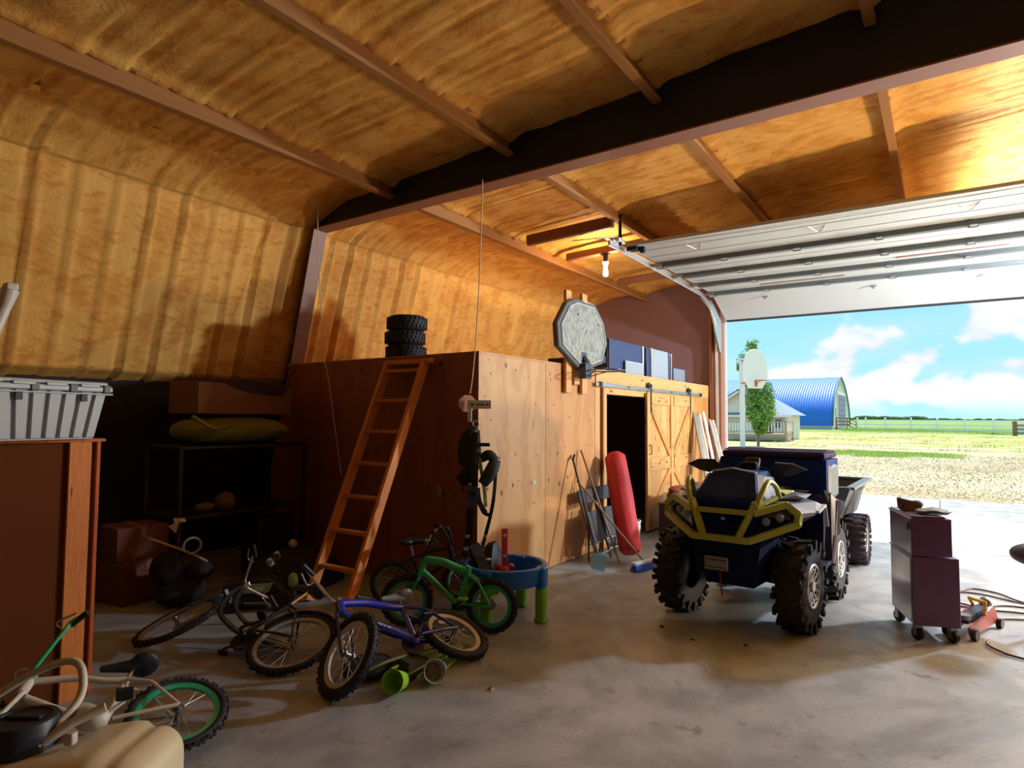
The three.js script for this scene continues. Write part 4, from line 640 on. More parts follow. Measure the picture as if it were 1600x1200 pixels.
// ---------------------------------------------------------------- on and around the storeroom
{ // ladder
  const t = thing('wooden_ladder', 'plain wooden ladder leaning against the storeroom wall', 'ladder', [0, 0, 0]);
  const base = [0, 0, -4.02], top = [0, 2.36, -5.03], at = (k) => [0, base[1] + (top[1] - base[1]) * k, base[2] + (top[2] - base[2]) * k];
  for (const x of [-5.06, -4.52]) obj('stile', bar([x, 0.012, base[2]], [x, top[1], top[2]], 0.04, 0.095, [0, 0.4, 1]), wood(TX.stud, 5, 0.45, 0, 0xffd2aa), t);
  for (let i = 0; i < 7; i++) { const p = at(0.135 + i * 0.137); obj('rung', rbox(0.5, 0.036, 0.085, 0.006, -4.79, p[1], p[2], -0.05), wood(TX.stud, 5, 0.45, Math.PI / 2, 0xe8bc98), t); }
  obj('top_rail', [rbox(0.66, 0.05, 0.07, 0.008, -4.77, 2.36, -5.04)], wood(TX.stud, 5, 0.45, Math.PI / 2, 0xffd2aa), t);
}
{ // stack of small tyres
  const mkT = (r, h) => lathe([[r * 0.5, -h * 0.4], [r * 0.62, -h * 0.5], [r * 0.86, -h * 0.5], [r * 0.97, -h * 0.36], [r, -h * 0.15], [r, h * 0.15], [r * 0.97, h * 0.36], [r * 0.86, h * 0.5], [r * 0.62, h * 0.5], [r * 0.5, h * 0.4], [r * 0.5, -h * 0.4]], 40);
  const m = std([0.018, 0.022, 0.032], 0.7), L = ['small black tyre at the bottom of the stack above the ladder', 'small black tyre in the middle of the stack above the ladder', 'small black tyre on top of the stack above the ladder'];
  for (let i = 0; i < 3; i++) {
    const t = thing('small_tyre', L[i], 'tyre', [-5.3 + [0, -0.02, 0.01][i], 2.445 + 0.085 + i * 0.175, -5.55], i * 0.7);
    obj('casing', mkT(0.235, 0.17), m, t);
    const tr = []; for (let k = 0; k < 28; k++) for (const s of [-1, 0, 1]) { const a = (k + s * 0.33) / 28 * Math.PI * 2; tr.push(box(0.016, 0.035, 0.03, 0.235, s * 0.045, 0).rotateY(a)); }
    obj('tread', tr, m, t).userData.kind = 'stuff';
  }
}
{ // basketball backboard fixed to the storeroom
  const t = thing('basketball_hoop', 'grey weathered basketball backboard fixed to boards on the storeroom wall', 'basketball hoop', [-3.84, 0, -7.15]);
  for (const [z, y0, y1, x] of [[0.26, 2.08, 3.36, 0], [-0.16, 2.08, 3.38, 0.0], [0.05, 2.19, 2.62, 0.0]]) obj('mounting_board', rbox(0.04, y1 - y0, 0.14, 0.006, x, (y0 + y1) / 2, z), MT.stud, t);
  const out = [[0.62, 2.62], [0.66, 2.9], [0.42, 3.18], [0.2, 3.26], [-0.34, 3.26], [-0.6, 3.05], [-0.7, 2.78], [-0.56, 2.5], [-0.1, 2.38], [0.14, 2.4]];
  const P = (k) => out.map(([z, y]) => [-(0 + (z + 0.02) * k) , 2.82 + (y - 2.82) * k]);
  obj('board_rim', slab(P(1), 0.05, 0.012).rotateY(Math.PI / 2).translate(0.03, 0, 0), std([0.10, 0.11, 0.12], 0.45), t);
  const face = obj('board_face', slab(P(0.9), 0.02, 0.006).rotateY(Math.PI / 2).translate(0.075, 0, 0), new THREE.MeshStandardMaterial({ roughness: 0.5, map: dataTex(256, 256, (u, v) => { const n = pn(u, v, 3, 5, 4), s = smooth(0.05, 0.3, pn(u, v * 0.6, 5, 4, 7)); return mixc([0.66, 0.69, 0.66], [0.42, 0.42, 0.38], 0.5 + n - 0.2 + 0.35 * s * (v > 0.4 ? 1 : 0.4)); }) }), t);
  obj('raised_border', (() => { const p = P(0.87), o = []; for (let i = 0; i < p.length; i++) { const a = p[i], b = p[(i + 1) % p.length]; o.push(bar([0.1, a[1], -a[0]], [0.1, b[1], -b[0]], 0.012, 0.02, [1, 0, 0])); } return o; })(), std([0.6, 0.62, 0.6], 0.4), face);
  obj('target_square', [box(0.006, 0.03, 0.4, 0.1, 2.95, -0.08), box(0.006, 0.3, 0.03, 0.1, 2.8, 0.12), box(0.006, 0.3, 0.03, 0.1, 2.8, -0.28)], std([0.35, 0.37, 0.36], 0.6), face);
  for (const [y, z] of [[3.06, 0.18], [3.0, -0.38]]) obj('bolt', cyl([0.095, y, z], [0.105, y, z], 0.016), MT.darkIron, face);
  obj('rim_bracket', [rbox(0.1, 0.2, 0.16, 0.01, 0.12, 2.36, 0.02), rbox(0.012, 0.2, 0.14, 0.004, 0.1, 2.5, 0.02)], gloss([0.015, 0.02, 0.06]), t);
  obj('spring', cyl([0.1, 2.54, 0.02], [0.16, 2.46, 0.02], 0.03), MT.steel, t);
  obj('hoop_rim', [torus(0.22, 0.009, 0.4, 2.36, 0.0, Math.PI / 2, 0, 0, 8, 40), bar([0.14, 2.28, 0.02], [0.32, 2.35, 0.15], 0.012, 0.012), bar([0.14, 2.28, 0.02], [0.32, 2.35, -0.15], 0.012, 0.012)], gloss([0.02, 0.025, 0.06]), t);
}
{ // cabinet carcasses stored on top
  const dk = std([0.03, 0.055, 0.16], 0.5), lt = std([0.36, 0.41, 0.47], 0.4), wh = std([0.62, 0.62, 0.62], 0.5);
  const unit = (name, label, z0, z1, h, dpt, f) => { const t = thing(name, label, 'cabinet', [-4.02, 2.442, z0]); f(t, z0 - z1, h, dpt); return t; };
  unit('base_cabinet', 'dark blue cabinet carcass on the storeroom roof behind the backboard', -8.45, -9.72, 0.5, 0.5, (t, w, h, d) => { obj('front_panel', rbox(0.02, h, w - 0.02, 0.004, -0.012, h / 2, -w / 2), dk, t); obj('side_panel', rbox(d, h, 0.02, 0.004, -d / 2 - 0.03, h / 2, -w + 0.01), dk, t); obj('side_panel', rbox(d, h, 0.02, 0.004, -d / 2 - 0.03, h / 2, -0.01), dk, t); obj('edge_strip', rbox(0.02, h, 0.05, 0.004, 0.005, h / 2, -w + 0.02), wh, t); obj('top_panel', rbox(d, 0.02, w, 0.004, -d / 2, h - 0.01, -w / 2), dk, t); });
  const df = thing('loose_panel', 'pale grey drawer front standing before the dark blue cabinet', 'panel', [-3.99, 2.442, -8.95]); obj('panel', rbox(0.018, 0.2, 0.72, 0.004, 0, 0.1, -0.36), lt, df); obj('panel_edge', rbox(0.02, 0.012, 0.72, 0.003, 0, 0.205, -0.36), wh, df);
  unit('wall_cabinet', 'pale grey door cabinet in the middle of the storeroom roof', -9.9, -10.95, 0.51, 0.4, (t, w, h, d) => { obj('carcass', rbox(d, h, w, 0.006, -d / 2 - 0.01, h / 2, -w / 2), dk, t); obj('door', rbox(0.02, h - 0.02, 0.72, 0.004, 0.008, h / 2, -0.55), lt, t); obj('side_edge', rbox(0.03, h, 0.03, 0.004, 0.005, h / 2, -0.16), wh, t); });
  unit('drawer_unit', 'low pale grey drawer unit nearest the overhead door on the storeroom roof', -11.05, -11.75, 0.26, 0.4, (t, w, h, d) => { obj('carcass', rbox(d, h, w, 0.006, -d / 2 - 0.01, h / 2, -w / 2), dk, t); obj('drawer', rbox(0.02, h - 0.03, w - 0.1, 0.004, 0.008, h / 2, -w / 2), std([0.25, 0.27, 0.36], 0.4), t); obj('side_panel', rbox(d, 0.5, 0.02, 0.004, -d / 2, 0.25, 0.0), wh, t); });
  const br = thing('steel_bracket', 'dark steel bracket lying on the storeroom roof beside the backboard', 'bracket', [-4.05, 2.442, -7.45]); obj('plate', [rbox(0.3, 0.12, 0.4, 0.02, -0.15, 0.06, 0), bar([-0.1, 0.1, -0.2], [0.0, 0.18, -0.9], 0.05, 0.1), ball(0.06, 0.0, 0.1, -0.55)], gloss([0.015, 0.02, 0.06]), br); obj('bolt', cyl([0.02, 0.12, -0.7], [0.05, 0.12, -0.7], 0.03), MT.chrome, br);
}
{ // things leaning by the storeroom door
  const shv = (() => { const t = thing('long_handled_scraper', 'long dark handled floor scraper with a blue-grey blade', 'scraper', [0, 0, 0]); obj('shaft', cyl([-3.36, 0.16, -6.76], [-3.83, 1.27, -7.0], 0.014, 0.013), std([0.04, 0.035, 0.035], 0.5), t); obj('grip', cyl([-3.82, 1.25, -6.99], [-3.85, 1.3, -7.08], 0.018), MT.black, t); obj('blade', T(hull([[-0.08, 0, 0], [0.08, 0, 0], [-0.085, 0.17, 0.02], [0.085, 0.17, 0.02], [-0.08, 0, 0.006], [0.08, 0, 0.006], [0, 0.2, 0.03], [-0.085, 0.17, 0.03], [0.085, 0.17, 0.03]]), -3.35, 0.012, -6.73, -0.3, 0.6, 0), std([0.25, 0.45, 0.55], 0.35), t); return t; })();
  { const t = thing('push_broom', 'push broom with a blue bristle head leaning by the red roll', 'broom', [0, 0, 0]); obj('shaft', cyl([-2.97, 0.09, -7.16], [-3.83, 0.98, -7.12], 0.012), std([0.3, 0.2, 0.12], 0.5), t); obj('bristles', T(hull([[-0.05, 0, -0.24], [0.05, 0, -0.24], [-0.05, 0, 0.24], [0.05, 0, 0.24], [-0.03, 0.07, -0.23], [0.03, 0.07, -0.23], [-0.03, 0.07, 0.23], [0.03, 0.07, 0.23]]), -2.93, 0.004, -7.15, 0, -0.25, 0), std([0.02, 0.08, 0.5], 0.8), t); obj('broom_block', rbox(0.07, 0.035, 0.5, 0.01, -2.93, 0.09, -7.15, 0, -0.25, 0), std([0.6, 0.62, 0.66], 0.5), t); }
  { const t = thing('long_pole', 'thin brown wooden pole leaning beside the scraper', 'pole', [0, 0, 0]); obj('shaft', cyl([-3.3, 0.012, -7.22], [-3.84, 1.36, -7.24], 0.013), std([0.25, 0.16, 0.1], 0.5), t); }
  { const t = thing('fabric_roll', 'tall red fabric roll leaning on the storeroom door frame', 'roll', [0, 0, 0]); const A = [-3.2, 0.13, -7.33], B = [-3.68, 1.28, -7.9]; const a = V(...A), b = V(...B), d = b.clone().sub(a), L = d.length(); d.normalize();
    const g = grid(40, 30, (u, v) => { const k = u * 2 * Math.PI, r = (0.135 + 0.012 * fbm(Math.cos(k) * 2, v * 5, Math.sin(k) * 2, 3) + 0.012 * Math.sin(v * 3.1)) * (v > 0.97 ? (1 - v) / 0.03 * 0.3 + 0.7 : 1) * (v < 0.03 ? 0.75 + v / 0.03 * 0.25 : 1); return [Math.cos(k) * r, (v - 0.5) * L, -Math.sin(k) * r]; });
    const cap = (s) => T(new THREE.CircleGeometry(0.1, 24), 0, s * L / 2, 0, -s * Math.PI / 2); const q = new THREE.Quaternion().setFromUnitVectors(YUP, d); const gg = join([g, cap(1), cap(-1)]); gg.applyQuaternion(q); gg.translate((A[0] + B[0]) / 2, (A[1] + B[1]) / 2, (A[2] + B[2]) / 2); obj('fabric', gg, std([0.5, 0.025, 0.04], 0.65, { side: THREE.DoubleSide }), t); }
  { const t = thing('plastic_bucket', 'white plastic pail standing behind the red roll', 'bucket', [-3.64, 0, -8.3]); obj('pail', lathe([[0, 0.004], [0.125, 0.004], [0.15, 0.34], [0.158, 0.34], [0.158, 0.36], [0.146, 0.36], [0.12, 0.02], [0, 0.02]], 32), std([0.74, 0.72, 0.7], 0.4), t); obj('band', [torus(0.148, 0.006, 0, 0.28, 0, Math.PI / 2), torus(0.146, 0.006, 0, 0.25, 0, Math.PI / 2)], std([0.7, 0.68, 0.66], 0.4), t); }
  const fch = (x, z, a, label) => { const t = thing('folding_chair', label, 'folding chair', [x, 0, z], a); const r = 0.011; for (const s of [-0.2, 0.2]) { obj('front_leg', poly([[0.16, 0.012, s], [-0.02, 0.55, s], [-0.12, 0.86, s]], r, 8), MT.black, t); obj('rear_leg', poly([[0.02, 0.012, s * 0.85], [0.02, 0.5, s * 0.85]], r, 8), MT.black, t); } obj('seat', rbox(0.035, 0.38, 0.36, 0.012, 0.03, 0.42, 0, 0, 0, 0.3), std([0.05, 0.04, 0.06], 0.6), t); obj('backrest', rbox(0.03, 0.18, 0.38, 0.012, -0.1, 0.78, 0, 0, 0, 0.2), std([0.04, 0.035, 0.06], 0.6), t); obj('crossbar', [cyl([0.13, 0.1, -0.2], [0.13, 0.1, 0.2], r), cyl([0.02, 0.2, -0.17], [0.02, 0.2, 0.17], r)], MT.galv, t); return t; };
  fch(-3.66, -7.22, 0.05, 'front folded dark chair leaning behind the scraper and broom'); fch(-3.7, -7.72, -0.05, 'rear folded dark chair against the storeroom wall');
  const L2 = ['grey weathered board leaning nearest the barn door', 'white edged board in the middle of the leaning boards', 'pale board leaning closest to the overhead door'];
  [[-11.66, 1.86, -10.9, 0.3, MT.greyWood], [-12.0, 1.9, -11.32, 0.1, MT.white], [-12.35, 1.75, -11.75, 0.2, MT.greyWood]].forEach(([z, y, zb, w, m], i) => { const t = thing('leaning_board', L2[i], 'board', [0, 0, 0]); obj('board', bar([-3.2 + i * 0.03, 0.02, zb], [-3.79 + i * 0.03, y, z], w, 0.024, [1, 0.3, 0]), m, t); if (i !== 1) obj('board_edge', bar([-3.18 + i * 0.03, 0.02, zb - w / 2], [-3.77 + i * 0.03, y, z - w / 2], 0.04, 0.03, [1, 0.3, 0]), MT.white, t); });
  const cu = thing('canvas_bag', 'rust red canvas bag lying on a crate behind the quad bike', 'bag', [-3.35, 0.5, -9.75]); obj('bag_body', [ball(0.3, 0, 0.11, 0, 0.7, 0.36, 1.9), ball(0.16, 0.05, 0.17, -0.4, 1.1, 0.6, 1.5), ball(0.14, 0, 0.19, 0.28, 1, 0.5, 1.8)], std([0.28, 0.055, 0.03], 0.8), cu); obj('strap', tube([[0, 0.2, 0.5], [0.12, 0.27, 0.1], [0.1, 0.25, -0.3], [0, 0.2, -0.6]], 0.02, 20, 6), std([0.1, 0.06, 0.05], 0.7), cu);
  const cr = thing('storage_crate', 'dark crate under the rust red bag', 'crate', [-3.38, 0, -9.75]); obj('crate_body', rbox(0.42, 0.5, 1.0, 0.02, 0, 0.25, 0), std([0.07, 0.045, 0.05], 0.7), cr); obj('crate_rim', [rbox(0.45, 0.03, 1.03, 0.01, 0, 0.485, 0)], std([0.1, 0.06, 0.05], 0.6), cr);
}
{ // hanging cords, spool and safety harness
  tag(obj('hanging_cord', tube([[-3.8, 4.17, -5.05], [-3.81, 3.3, -5.03], [-3.84, 2.6, -5.02], [-3.87, 2.15, -5.0], [-3.89, 2.0, -4.99]], 0.006, 40, 6), MT.rope), 'thin tan cord hanging from the steel beam to the harness bracket', 'cord');
  const c2 = obj('hanging_cord', [tube([[-6.2, 4.42, -4.95], [-6.22, 4.05, -4.95], [-6.1, 2.6, -4.97], [-6.0, 2.2, -4.98], [-5.74, 1.1, -4.98]], 0.005, 40, 6), ball(0.02, -6.2, 4.43, -4.95)], MT.rope); tag(c2, 'thin tan cord hanging from the purlin in the dark corner by the column', 'cord');
  const b = thing('harness_bracket', 'white metal bracket with a wooden disc hanging at the storeroom corner', 'bracket', [-3.86, 1.9, -4.97], 0.5);
  obj('wooden_disc', cyl([-0.05, 0, -0.02], [-0.03, 0, 0.02], 0.09, 0.09, 8), std([0.55, 0.3, 0.18], 0.6), b); obj('plate', rbox(0.24, 0.085, 0.02, 0.004, 0.09, -0.01, 0.04), std([0.75, 0.77, 0.76], 0.35), b); obj('tongue', rbox(0.04, 0.14, 0.015, 0.004, -0.005, -0.11, 0.04), std([0.7, 0.72, 0.7], 0.35), b);
  obj('plate_slots', [0.02, 0.08, 0.12, 0.17].map((x) => rbox(0.03, 0.014, 0.004, 0.001, x, -0.01, 0.052)), MT.black, b);
  const h = thing('safety_harness', 'black and green safety harness hanging at the storeroom corner', 'harness', [-3.78, 0, -4.95], 0.6);
  const dsd = { side: THREE.DoubleSide }, bk = std([0.012, 0.014, 0.018], 0.85, dsd), gr = std([0.22, 0.5, 0.12], 0.7, dsd), bl = std([0.03, 0.05, 0.14], 0.7, dsd);
  const strap = (pts, w, m, name = 'strap') => { const c = new THREE.CatmullRomCurve3(pts.map((p) => V(...p))), n = 24, g = grid(1, n, (u, v) => { const p = c.getPoint(v), tg = c.getTangent(v), s = V(tg.y, -tg.x, 0.3 * Math.sin(v * 9)).normalize(); return [p.x + s.x * w * (u - 0.5), p.y + s.y * w * (u - 0.5), p.z + s.z * w * (u - 0.5)]; }); return obj(name, [g, g.clone().translate(0, 0, -0.006)], m, h); };
  obj('ring', torus(0.03, 0.006, 0.0, 1.7, 0.02), MT.alu, h);
  const pad = (pts, w, th, m, name) => { const c = new THREE.CatmullRomCurve3(pts.map((p) => V(...p))), f = (off, fl) => grid(6, 16, (u, v) => { const p = c.getPoint(v), tg = c.getTangent(v), sx = V(tg.y, -tg.x, 0).normalize(), ww = w * (0.75 + 0.25 * Math.sin(v * Math.PI)), b = 1 - (2 * u - 1) ** 4, k = fl * (u - 0.5); return [p.x + sx.x * ww * k, p.y + sx.y * ww * k, p.z + off * b * Math.sin(Math.PI * Math.min(1, Math.max(0, v))) ** 0.4]; }); return obj(name, [f(th, 1), f(-th, -1)], m, h); };
  pad([[-0.02, 1.66, 0], [-0.1, 1.55, 0.01], [-0.12, 1.4, 0.02], [-0.11, 1.3, 0.02]], 0.11, 0.03, bk, 'shoulder_pad'); pad([[0.0, 1.64, 0.01], [0.0, 1.5, 0.03], [-0.02, 1.3, 0.04], [-0.01, 1.1, 0.04]], 0.1, 0.03, bk, 'back_pad'); pad([[0.0, 1.32, 0.02], [-0.08, 1.2, 0.02], [-0.16, 1.14, 0.0]], 0.14, 0.035, bk, 'hip_pad');
  pad([[0.05, 1.36, 0.03], [0.13, 1.4, 0.04], [0.2, 1.34, 0.03]], 0.1, 0.03, bk, 'leg_pad'); pad([[0.2, 1.36, 0.03], [0.15, 1.24, 0.05], [0.07, 1.12, 0.05]], 0.13, 0.035, std([0.03, 0.045, 0.05], 0.8, { side: THREE.DoubleSide }), 'leg_pad');
  strap([[0, 1.68, 0.02], [0.03, 1.5, 0.03], [0.05, 1.3, 0.04], [0.09, 1.05, 0.03], [0.1, 0.9, 0.02]], 0.035, gr); strap([[0, 1.68, 0.02], [-0.06, 1.5, 0.04], [-0.1, 1.25, 0.04], [-0.02, 1.0, 0.03]], 0.04, bk);
  strap([[-0.03, 1.05, 0.02], [-0.05, 0.85, 0.02], [-0.06, 0.6, 0.02], [-0.1, 0.42, 0.01]], 0.07, bk, 'lanyard'); strap([[0.02, 1.08, 0.03], [0.04, 0.95, 0.03], [0.1, 0.84, 0.02]], 0.05, bl); strap([[0.2, 1.3, 0.02], [0.18, 1.0, 0.02], [0.15, 0.82, 0.02], [0.1, 0.62, 0.02], [0.05, 0.42, 0.02]], 0.035, bk, 'leg_strap');
  strap([[0.04, 0.95, 0.03], [0.09, 0.84, 0.03], [0.15, 0.82, 0.02]], 0.035, bk); obj('label_band', rbox(0.1, 0.035, 0.03, 0.006, 0.09, 1.5, 0.04), MT.black, h);
  obj('buckle', [rbox(0.045, 0.03, 0.02, 0.004, -0.07, 0.62, 0.03), rbox(0.045, 0.03, 0.02, 0.004, -0.085, 0.5, 0.03), rbox(0.03, 0.03, 0.02, 0.004, 0.1, 0.62, 0.03), rbox(0.03, 0.02, 0.02, 0.004, -0.05, 1.12, 0.05)], MT.alu, h);
}
{ // bare bulb
  const t = thing('bare_bulb', 'lit bare bulb in a white socket under the roof', 'light bulb', [-4.29, 4.2, -8.9]);
  obj('socket', [cyl([0, 0.02, 0], [0, 0.18, 0], 0.03, 0.05, 16), cyl([0, -0.04, 0], [0, 0.03, 0], 0.02)], MT.darkIron, t); obj('collar', cyl([0, -0.05, 0], [0, 0.0, 0], 0.035, 0.055, 20), MT.white, t);
  obj('bulb', [ball(0.042, 0, -0.19, 0), cyl([0, -0.16, 0], [0, -0.05, 0], 0.04, 0.026, 16)], new THREE.MeshStandardMaterial({ color: 0xffffff, emissive: new THREE.Color(1, 0.82, 0.55), emissiveIntensity: 6 }), t);
  const l = new THREE.PointLight(new THREE.Color(1, 0.78, 0.5), 3.5); l.position.set(0, -0.19, 0); l.castShadow = true; l.shadow.radius = 2; l.name = 'bulb_light'; t.add(l);
}
{ // water table
  const t = thing('water_play_table', 'round blue plastic water play table with green legs', 'play table', [-3.27, 0, -4.73]);
  const blue = gloss([0.015, 0.17, 0.78], { roughness: 0.35, clearcoat: 0.2 });
  obj('basin', lathe([[0, 0.3], [0.3, 0.3], [0.345, 0.32], [0.36, 0.44], [0.375, 0.46], [0.37, 0.475], [0.345, 0.475], [0.325, 0.46], [0.31, 0.345], [0.28, 0.33], [0, 0.33]], 56), blue, t);
  for (let k = 0; k < 4; k++) { const a = 0.15 + k * Math.PI / 2, x = Math.cos(a) * 0.35, z = -Math.sin(a) * 0.35; obj('leg', [T(rbox(0.09, 0.3, 0.1, 0.03, 0, 0.15, 0), x, 0.002, z, 0, a), T(rbox(0.1, 0.04, 0.11, 0.015, 0, 0.02, 0), x, 0, z, 0, a)], std([0.2, 0.55, 0.04], 0.4), t); obj('leg_socket', T(rbox(0.1, 0.19, 0.11, 0.03, 0, 0.38, 0), x, 0, z, 0, a), blue, t); }
  const r = thing('toy_tower', 'red plastic toy tower standing in the blue play table', 'toy', [-3.27, 0.335, -4.72], 0.6);
  obj('tower', slab([[-0.025, 0.08], [0.025, 0.08], [0.028, 0.44], [-0.028, 0.44]], 0.03, 0.004).translate(0, 0, -0.015), gloss([0.62, 0.02, 0.03]), r); obj('tower_base', [cyl([0, 0, 0], [0, 0.06, 0], 0.07, 0.06, 20), ball(0.055, 0, 0.07, 0, 1, 0.8, 1), ball(0.03, 0.06, 0.1, 0), ball(0.03, -0.06, 0.1, 0)], gloss([0.5, 0.02, 0.03]), r); obj('spot', [0.2, 0.38].map((y) => cyl([0, y, 0.016], [0, y, 0.022], 0.014, 0.014, 14)), MT.white, r); obj('collar', cyl([0, 0.0, 0], [0, 0.045, 0], 0.075, 0.075, 20), std([0.1, 0.45, 0.75], 0.4), r);
  const s = thing('work_boots', 'pair of dark boots dumped in the blue play table', 'boots', [-3.46, 0.34, -4.72], 0.5);
  for (const [x, z, a, ln] of [[-0.04, 0.06, 0.5, 0.3], [0.07, -0.04, -0.3, 1.1]]) obj('boot', [T(hull([[-0.05, 0, -0.13], [0.05, 0, -0.13], [-0.05, 0, 0.13], [0.05, 0, 0.13], [-0.045, 0.07, 0.12], [0.045, 0.07, 0.12], [-0.05, 0.2, -0.05], [0.05, 0.2, -0.05], [-0.05, 0.2, -0.14], [0.05, 0.2, -0.14]]), x, 0.05, z, 0.3, a, ln * 0.4)], std([0.02, 0.02, 0.03], 0.6), s); obj('metal_clip', ball(0.02, 0.02, 0.16, 0.12, 1.4, 0.8, 1), MT.chrome, s);
}
// ---------------------------------------------------------------- bicycles
// Built in a plane: x forward from the rear axle, y up, z to the side. The steering turns fork, front wheel and bars together.
function makeBike(name, label, o, axle, fwd, up) {
  const t = thing(name, label, 'bicycle');
  const k = o.wb / 0.95, R = o.R, P = (x, y, z = 0) => [x * k, y * k, z * k];
  const fm = o.frame, S = o.tubeR ?? 0.017, headB = P(0.80, 0.33 + (o.headUp ?? 0)), headT = P(0.765, 0.44 + (o.headUp ?? 0)), bb = P(0.38, -0.01 + (o.bbUp ?? 0)), st = P(0.27, 0.34), seatTop = P(0.235, o.seatH ?? 0.46), F = [o.wb, 0, 0];
  const tubes = o.low ? [tube([headB, P(0.7, 0.14), P(0.5, 0.03), bb], S * 1.2, 24, 10), tube([headT, P(0.66, 0.24), P(0.45, 0.1), P(0.33, 0.12)], S, 24, 10)] : [cyl(headB, bb, S * 1.25, S * 1.25, 12), tube([headT, P(0.55, 0.42), P(0.38, 0.36), st], S * (o.fat ?? 1), 20, 10)];
  obj('frame', [...tubes, cyl(headB, headT, S * 1.5, S * 1.5, 12), cyl(bb, st, S, S, 12), ball(S * 1.6, ...bb), ...[-1, 1].flatMap((s) => [...poly([P(0.33, 0.005, s * 0.035), P(0.12, 0.0, s * 0.055), [0, 0, s * 0.055]], S * 0.6, 8), ...poly([[st[0], st[1] * 0.92, s * 0.025], P(0.14, 0.24, s * 0.05), [0, 0.005, s * 0.055]], S * 0.55, 8)])], fm, t);
  if (o.decal) { const mid = headB.map((v, i) => (v + bb[i]) / 2), dx = headB[0] - bb[0], dy = headB[1] - bb[1], a = Math.atan2(dy, dx); for (const s of [-1, 1]) { const g = T(new THREE.PlaneGeometry(0.3 * k, 0.034), 0, 0, 0, 0, s > 0 ? 0 : Math.PI); g.userData.keepUV = true; g.rotateZ(a); g.translate(mid[0], mid[1], s * (S * 1.25 + 0.0015)); obj('frame_lettering', g, o.decal, t); } }
  if (o.guard) obj('chain_guard', [hull([P(0.46, 0.06, 0.06), P(0.4, -0.09, 0.06), P(0.06, -0.03, 0.06), P(0.06, 0.03, 0.06), P(0.46, 0.06, 0.075), P(0.4, -0.09, 0.075), P(0.06, -0.03, 0.075)])], o.guard, t);
  // cranks
  const cr = obj('crankset', [cyl([bb[0], bb[1], -0.06], [bb[0], bb[1], 0.06], 0.018, 0.018, 12), T(new THREE.CylinderGeometry(0.075 * k, 0.075 * k, 0.006, 24), bb[0], bb[1], 0.05, Math.PI / 2), torus(0.08 * k, 0.006, bb[0], bb[1], 0.05), ...[-1, 1].map((s) => bar([bb[0], bb[1], s * 0.065], [bb[0] + s * 0.1 * k, bb[1] - s * 0.09 * k, s * 0.07], 0.012, 0.02))], o.crank ?? MT.blackM, t);
  for (const s of [-1, 1]) obj('pedal', rbox(0.08, 0.02, 0.075, 0.006, bb[0] + s * 0.1 * k, bb[1] - s * 0.09 * k, s * 0.115), o.pedal ?? MT.black, cr);
  obj('chain', [bar([bb[0], bb[1] + 0.07 * k, 0.05], [0, 0.035, 0.05], 0.008, 0.008), bar([bb[0], bb[1] - 0.07 * k, 0.05], [0, -0.035, 0.05], 0.008, 0.008)], MT.steel, t);
  if (o.seat !== false) { obj('seat_post', cyl(st, seatTop, 0.012), o.post ?? MT.chrome, t); obj('saddle', T(join([ball(0.08, -0.06, 0.02, 0, 1.0, 0.42, 1.05, 20, 12), cyl([-0.05, 0.02, 0], [0.14, 0.018, 0], 0.045, 0.018, 14), ball(0.019, 0.14, 0.018, 0)]), seatTop[0] + 0.01, seatTop[1] + 0.01, 0, 0, 0, 0.04), o.saddle ?? MT.black, t); }
  else obj('seat_clamp', cyl(st, [st[0] - 0.01, st[1] + 0.04, 0], S * 1.3, S * 1.1, 10), fm, t);
  // steering assembly
  const ax = V(...headT).sub(V(...headB)).normalize(), M = new THREE.Matrix4().makeTranslation(...headB).multiply(new THREE.Matrix4().makeRotationAxis(ax, o.steer ?? 0)).multiply(new THREE.Matrix4().makeTranslation(-headB[0], -headB[1], 0));
  const turnG = (l) => join(l).applyMatrix4(M);
  obj('fork', turnG([bar([headB[0], headB[1] - 0.02, -0.06], [headB[0], headB[1] - 0.02, 0.06], 0.03, 0.03), ...[-1, 1].map((s) => cyl([headB[0] + 0.005, headB[1] - 0.02, s * 0.055], [F[0], 0, s * 0.055], 0.014, 0.01, 10))]), o.fork ?? fm, t);
  const stem = [headT[0] - 0.02, headT[1] + 0.04, 0], h = o.barH ?? 0.17, bw = o.barW ?? 0.3;
  const half = (s) => [[stem[0] + 0.03, stem[1], s * 0.03], [stem[0] + 0.025, stem[1] + 0.02, s * 0.06], [stem[0] - 0.02, stem[1] + h * 0.8, s * bw * 0.62], [stem[0] - 0.035, stem[1] + h, s * bw * 0.72], [stem[0] - 0.07, stem[1] + h, s * bw]];
  const hb = obj('handlebar', turnG([tube([...half(-1)].reverse().concat(half(1)), 0.0115, 60, 8, false, 0.3), cyl(headT, stem, 0.016, 0.018, 10), bar(stem, [stem[0] + 0.04, stem[1], 0], 0.03, 0.03), ...(o.cross ? [cyl([stem[0] - 0.01, stem[1] + h * 0.62, -bw * 0.5], [stem[0] - 0.01, stem[1] + h * 0.62, bw * 0.5], 0.007, 0.007, 8)] : [])]), o.bars ?? MT.chrome, t);
  for (const s of [-1, 1]) { obj('grip', turnG([cyl([stem[0] - 0.045, stem[1] + h, s * (bw - 0.1)], [stem[0] - 0.073, stem[1] + h, s * (bw + 0.01)], 0.017, 0.017, 12)]), o.grip ?? MT.black, hb); if (o.brake !== false) obj('brake_lever', turnG([tube([[stem[0] - 0.01, stem[1] + h, s * (bw - 0.14)], [stem[0] + 0.03, stem[1] + h - 0.01, s * (bw - 0.1)], [stem[0] - 0.02, stem[1] + h - 0.01, s * (bw - 0.01)]], 0.006, 12, 6)]), MT.alu, hb); }
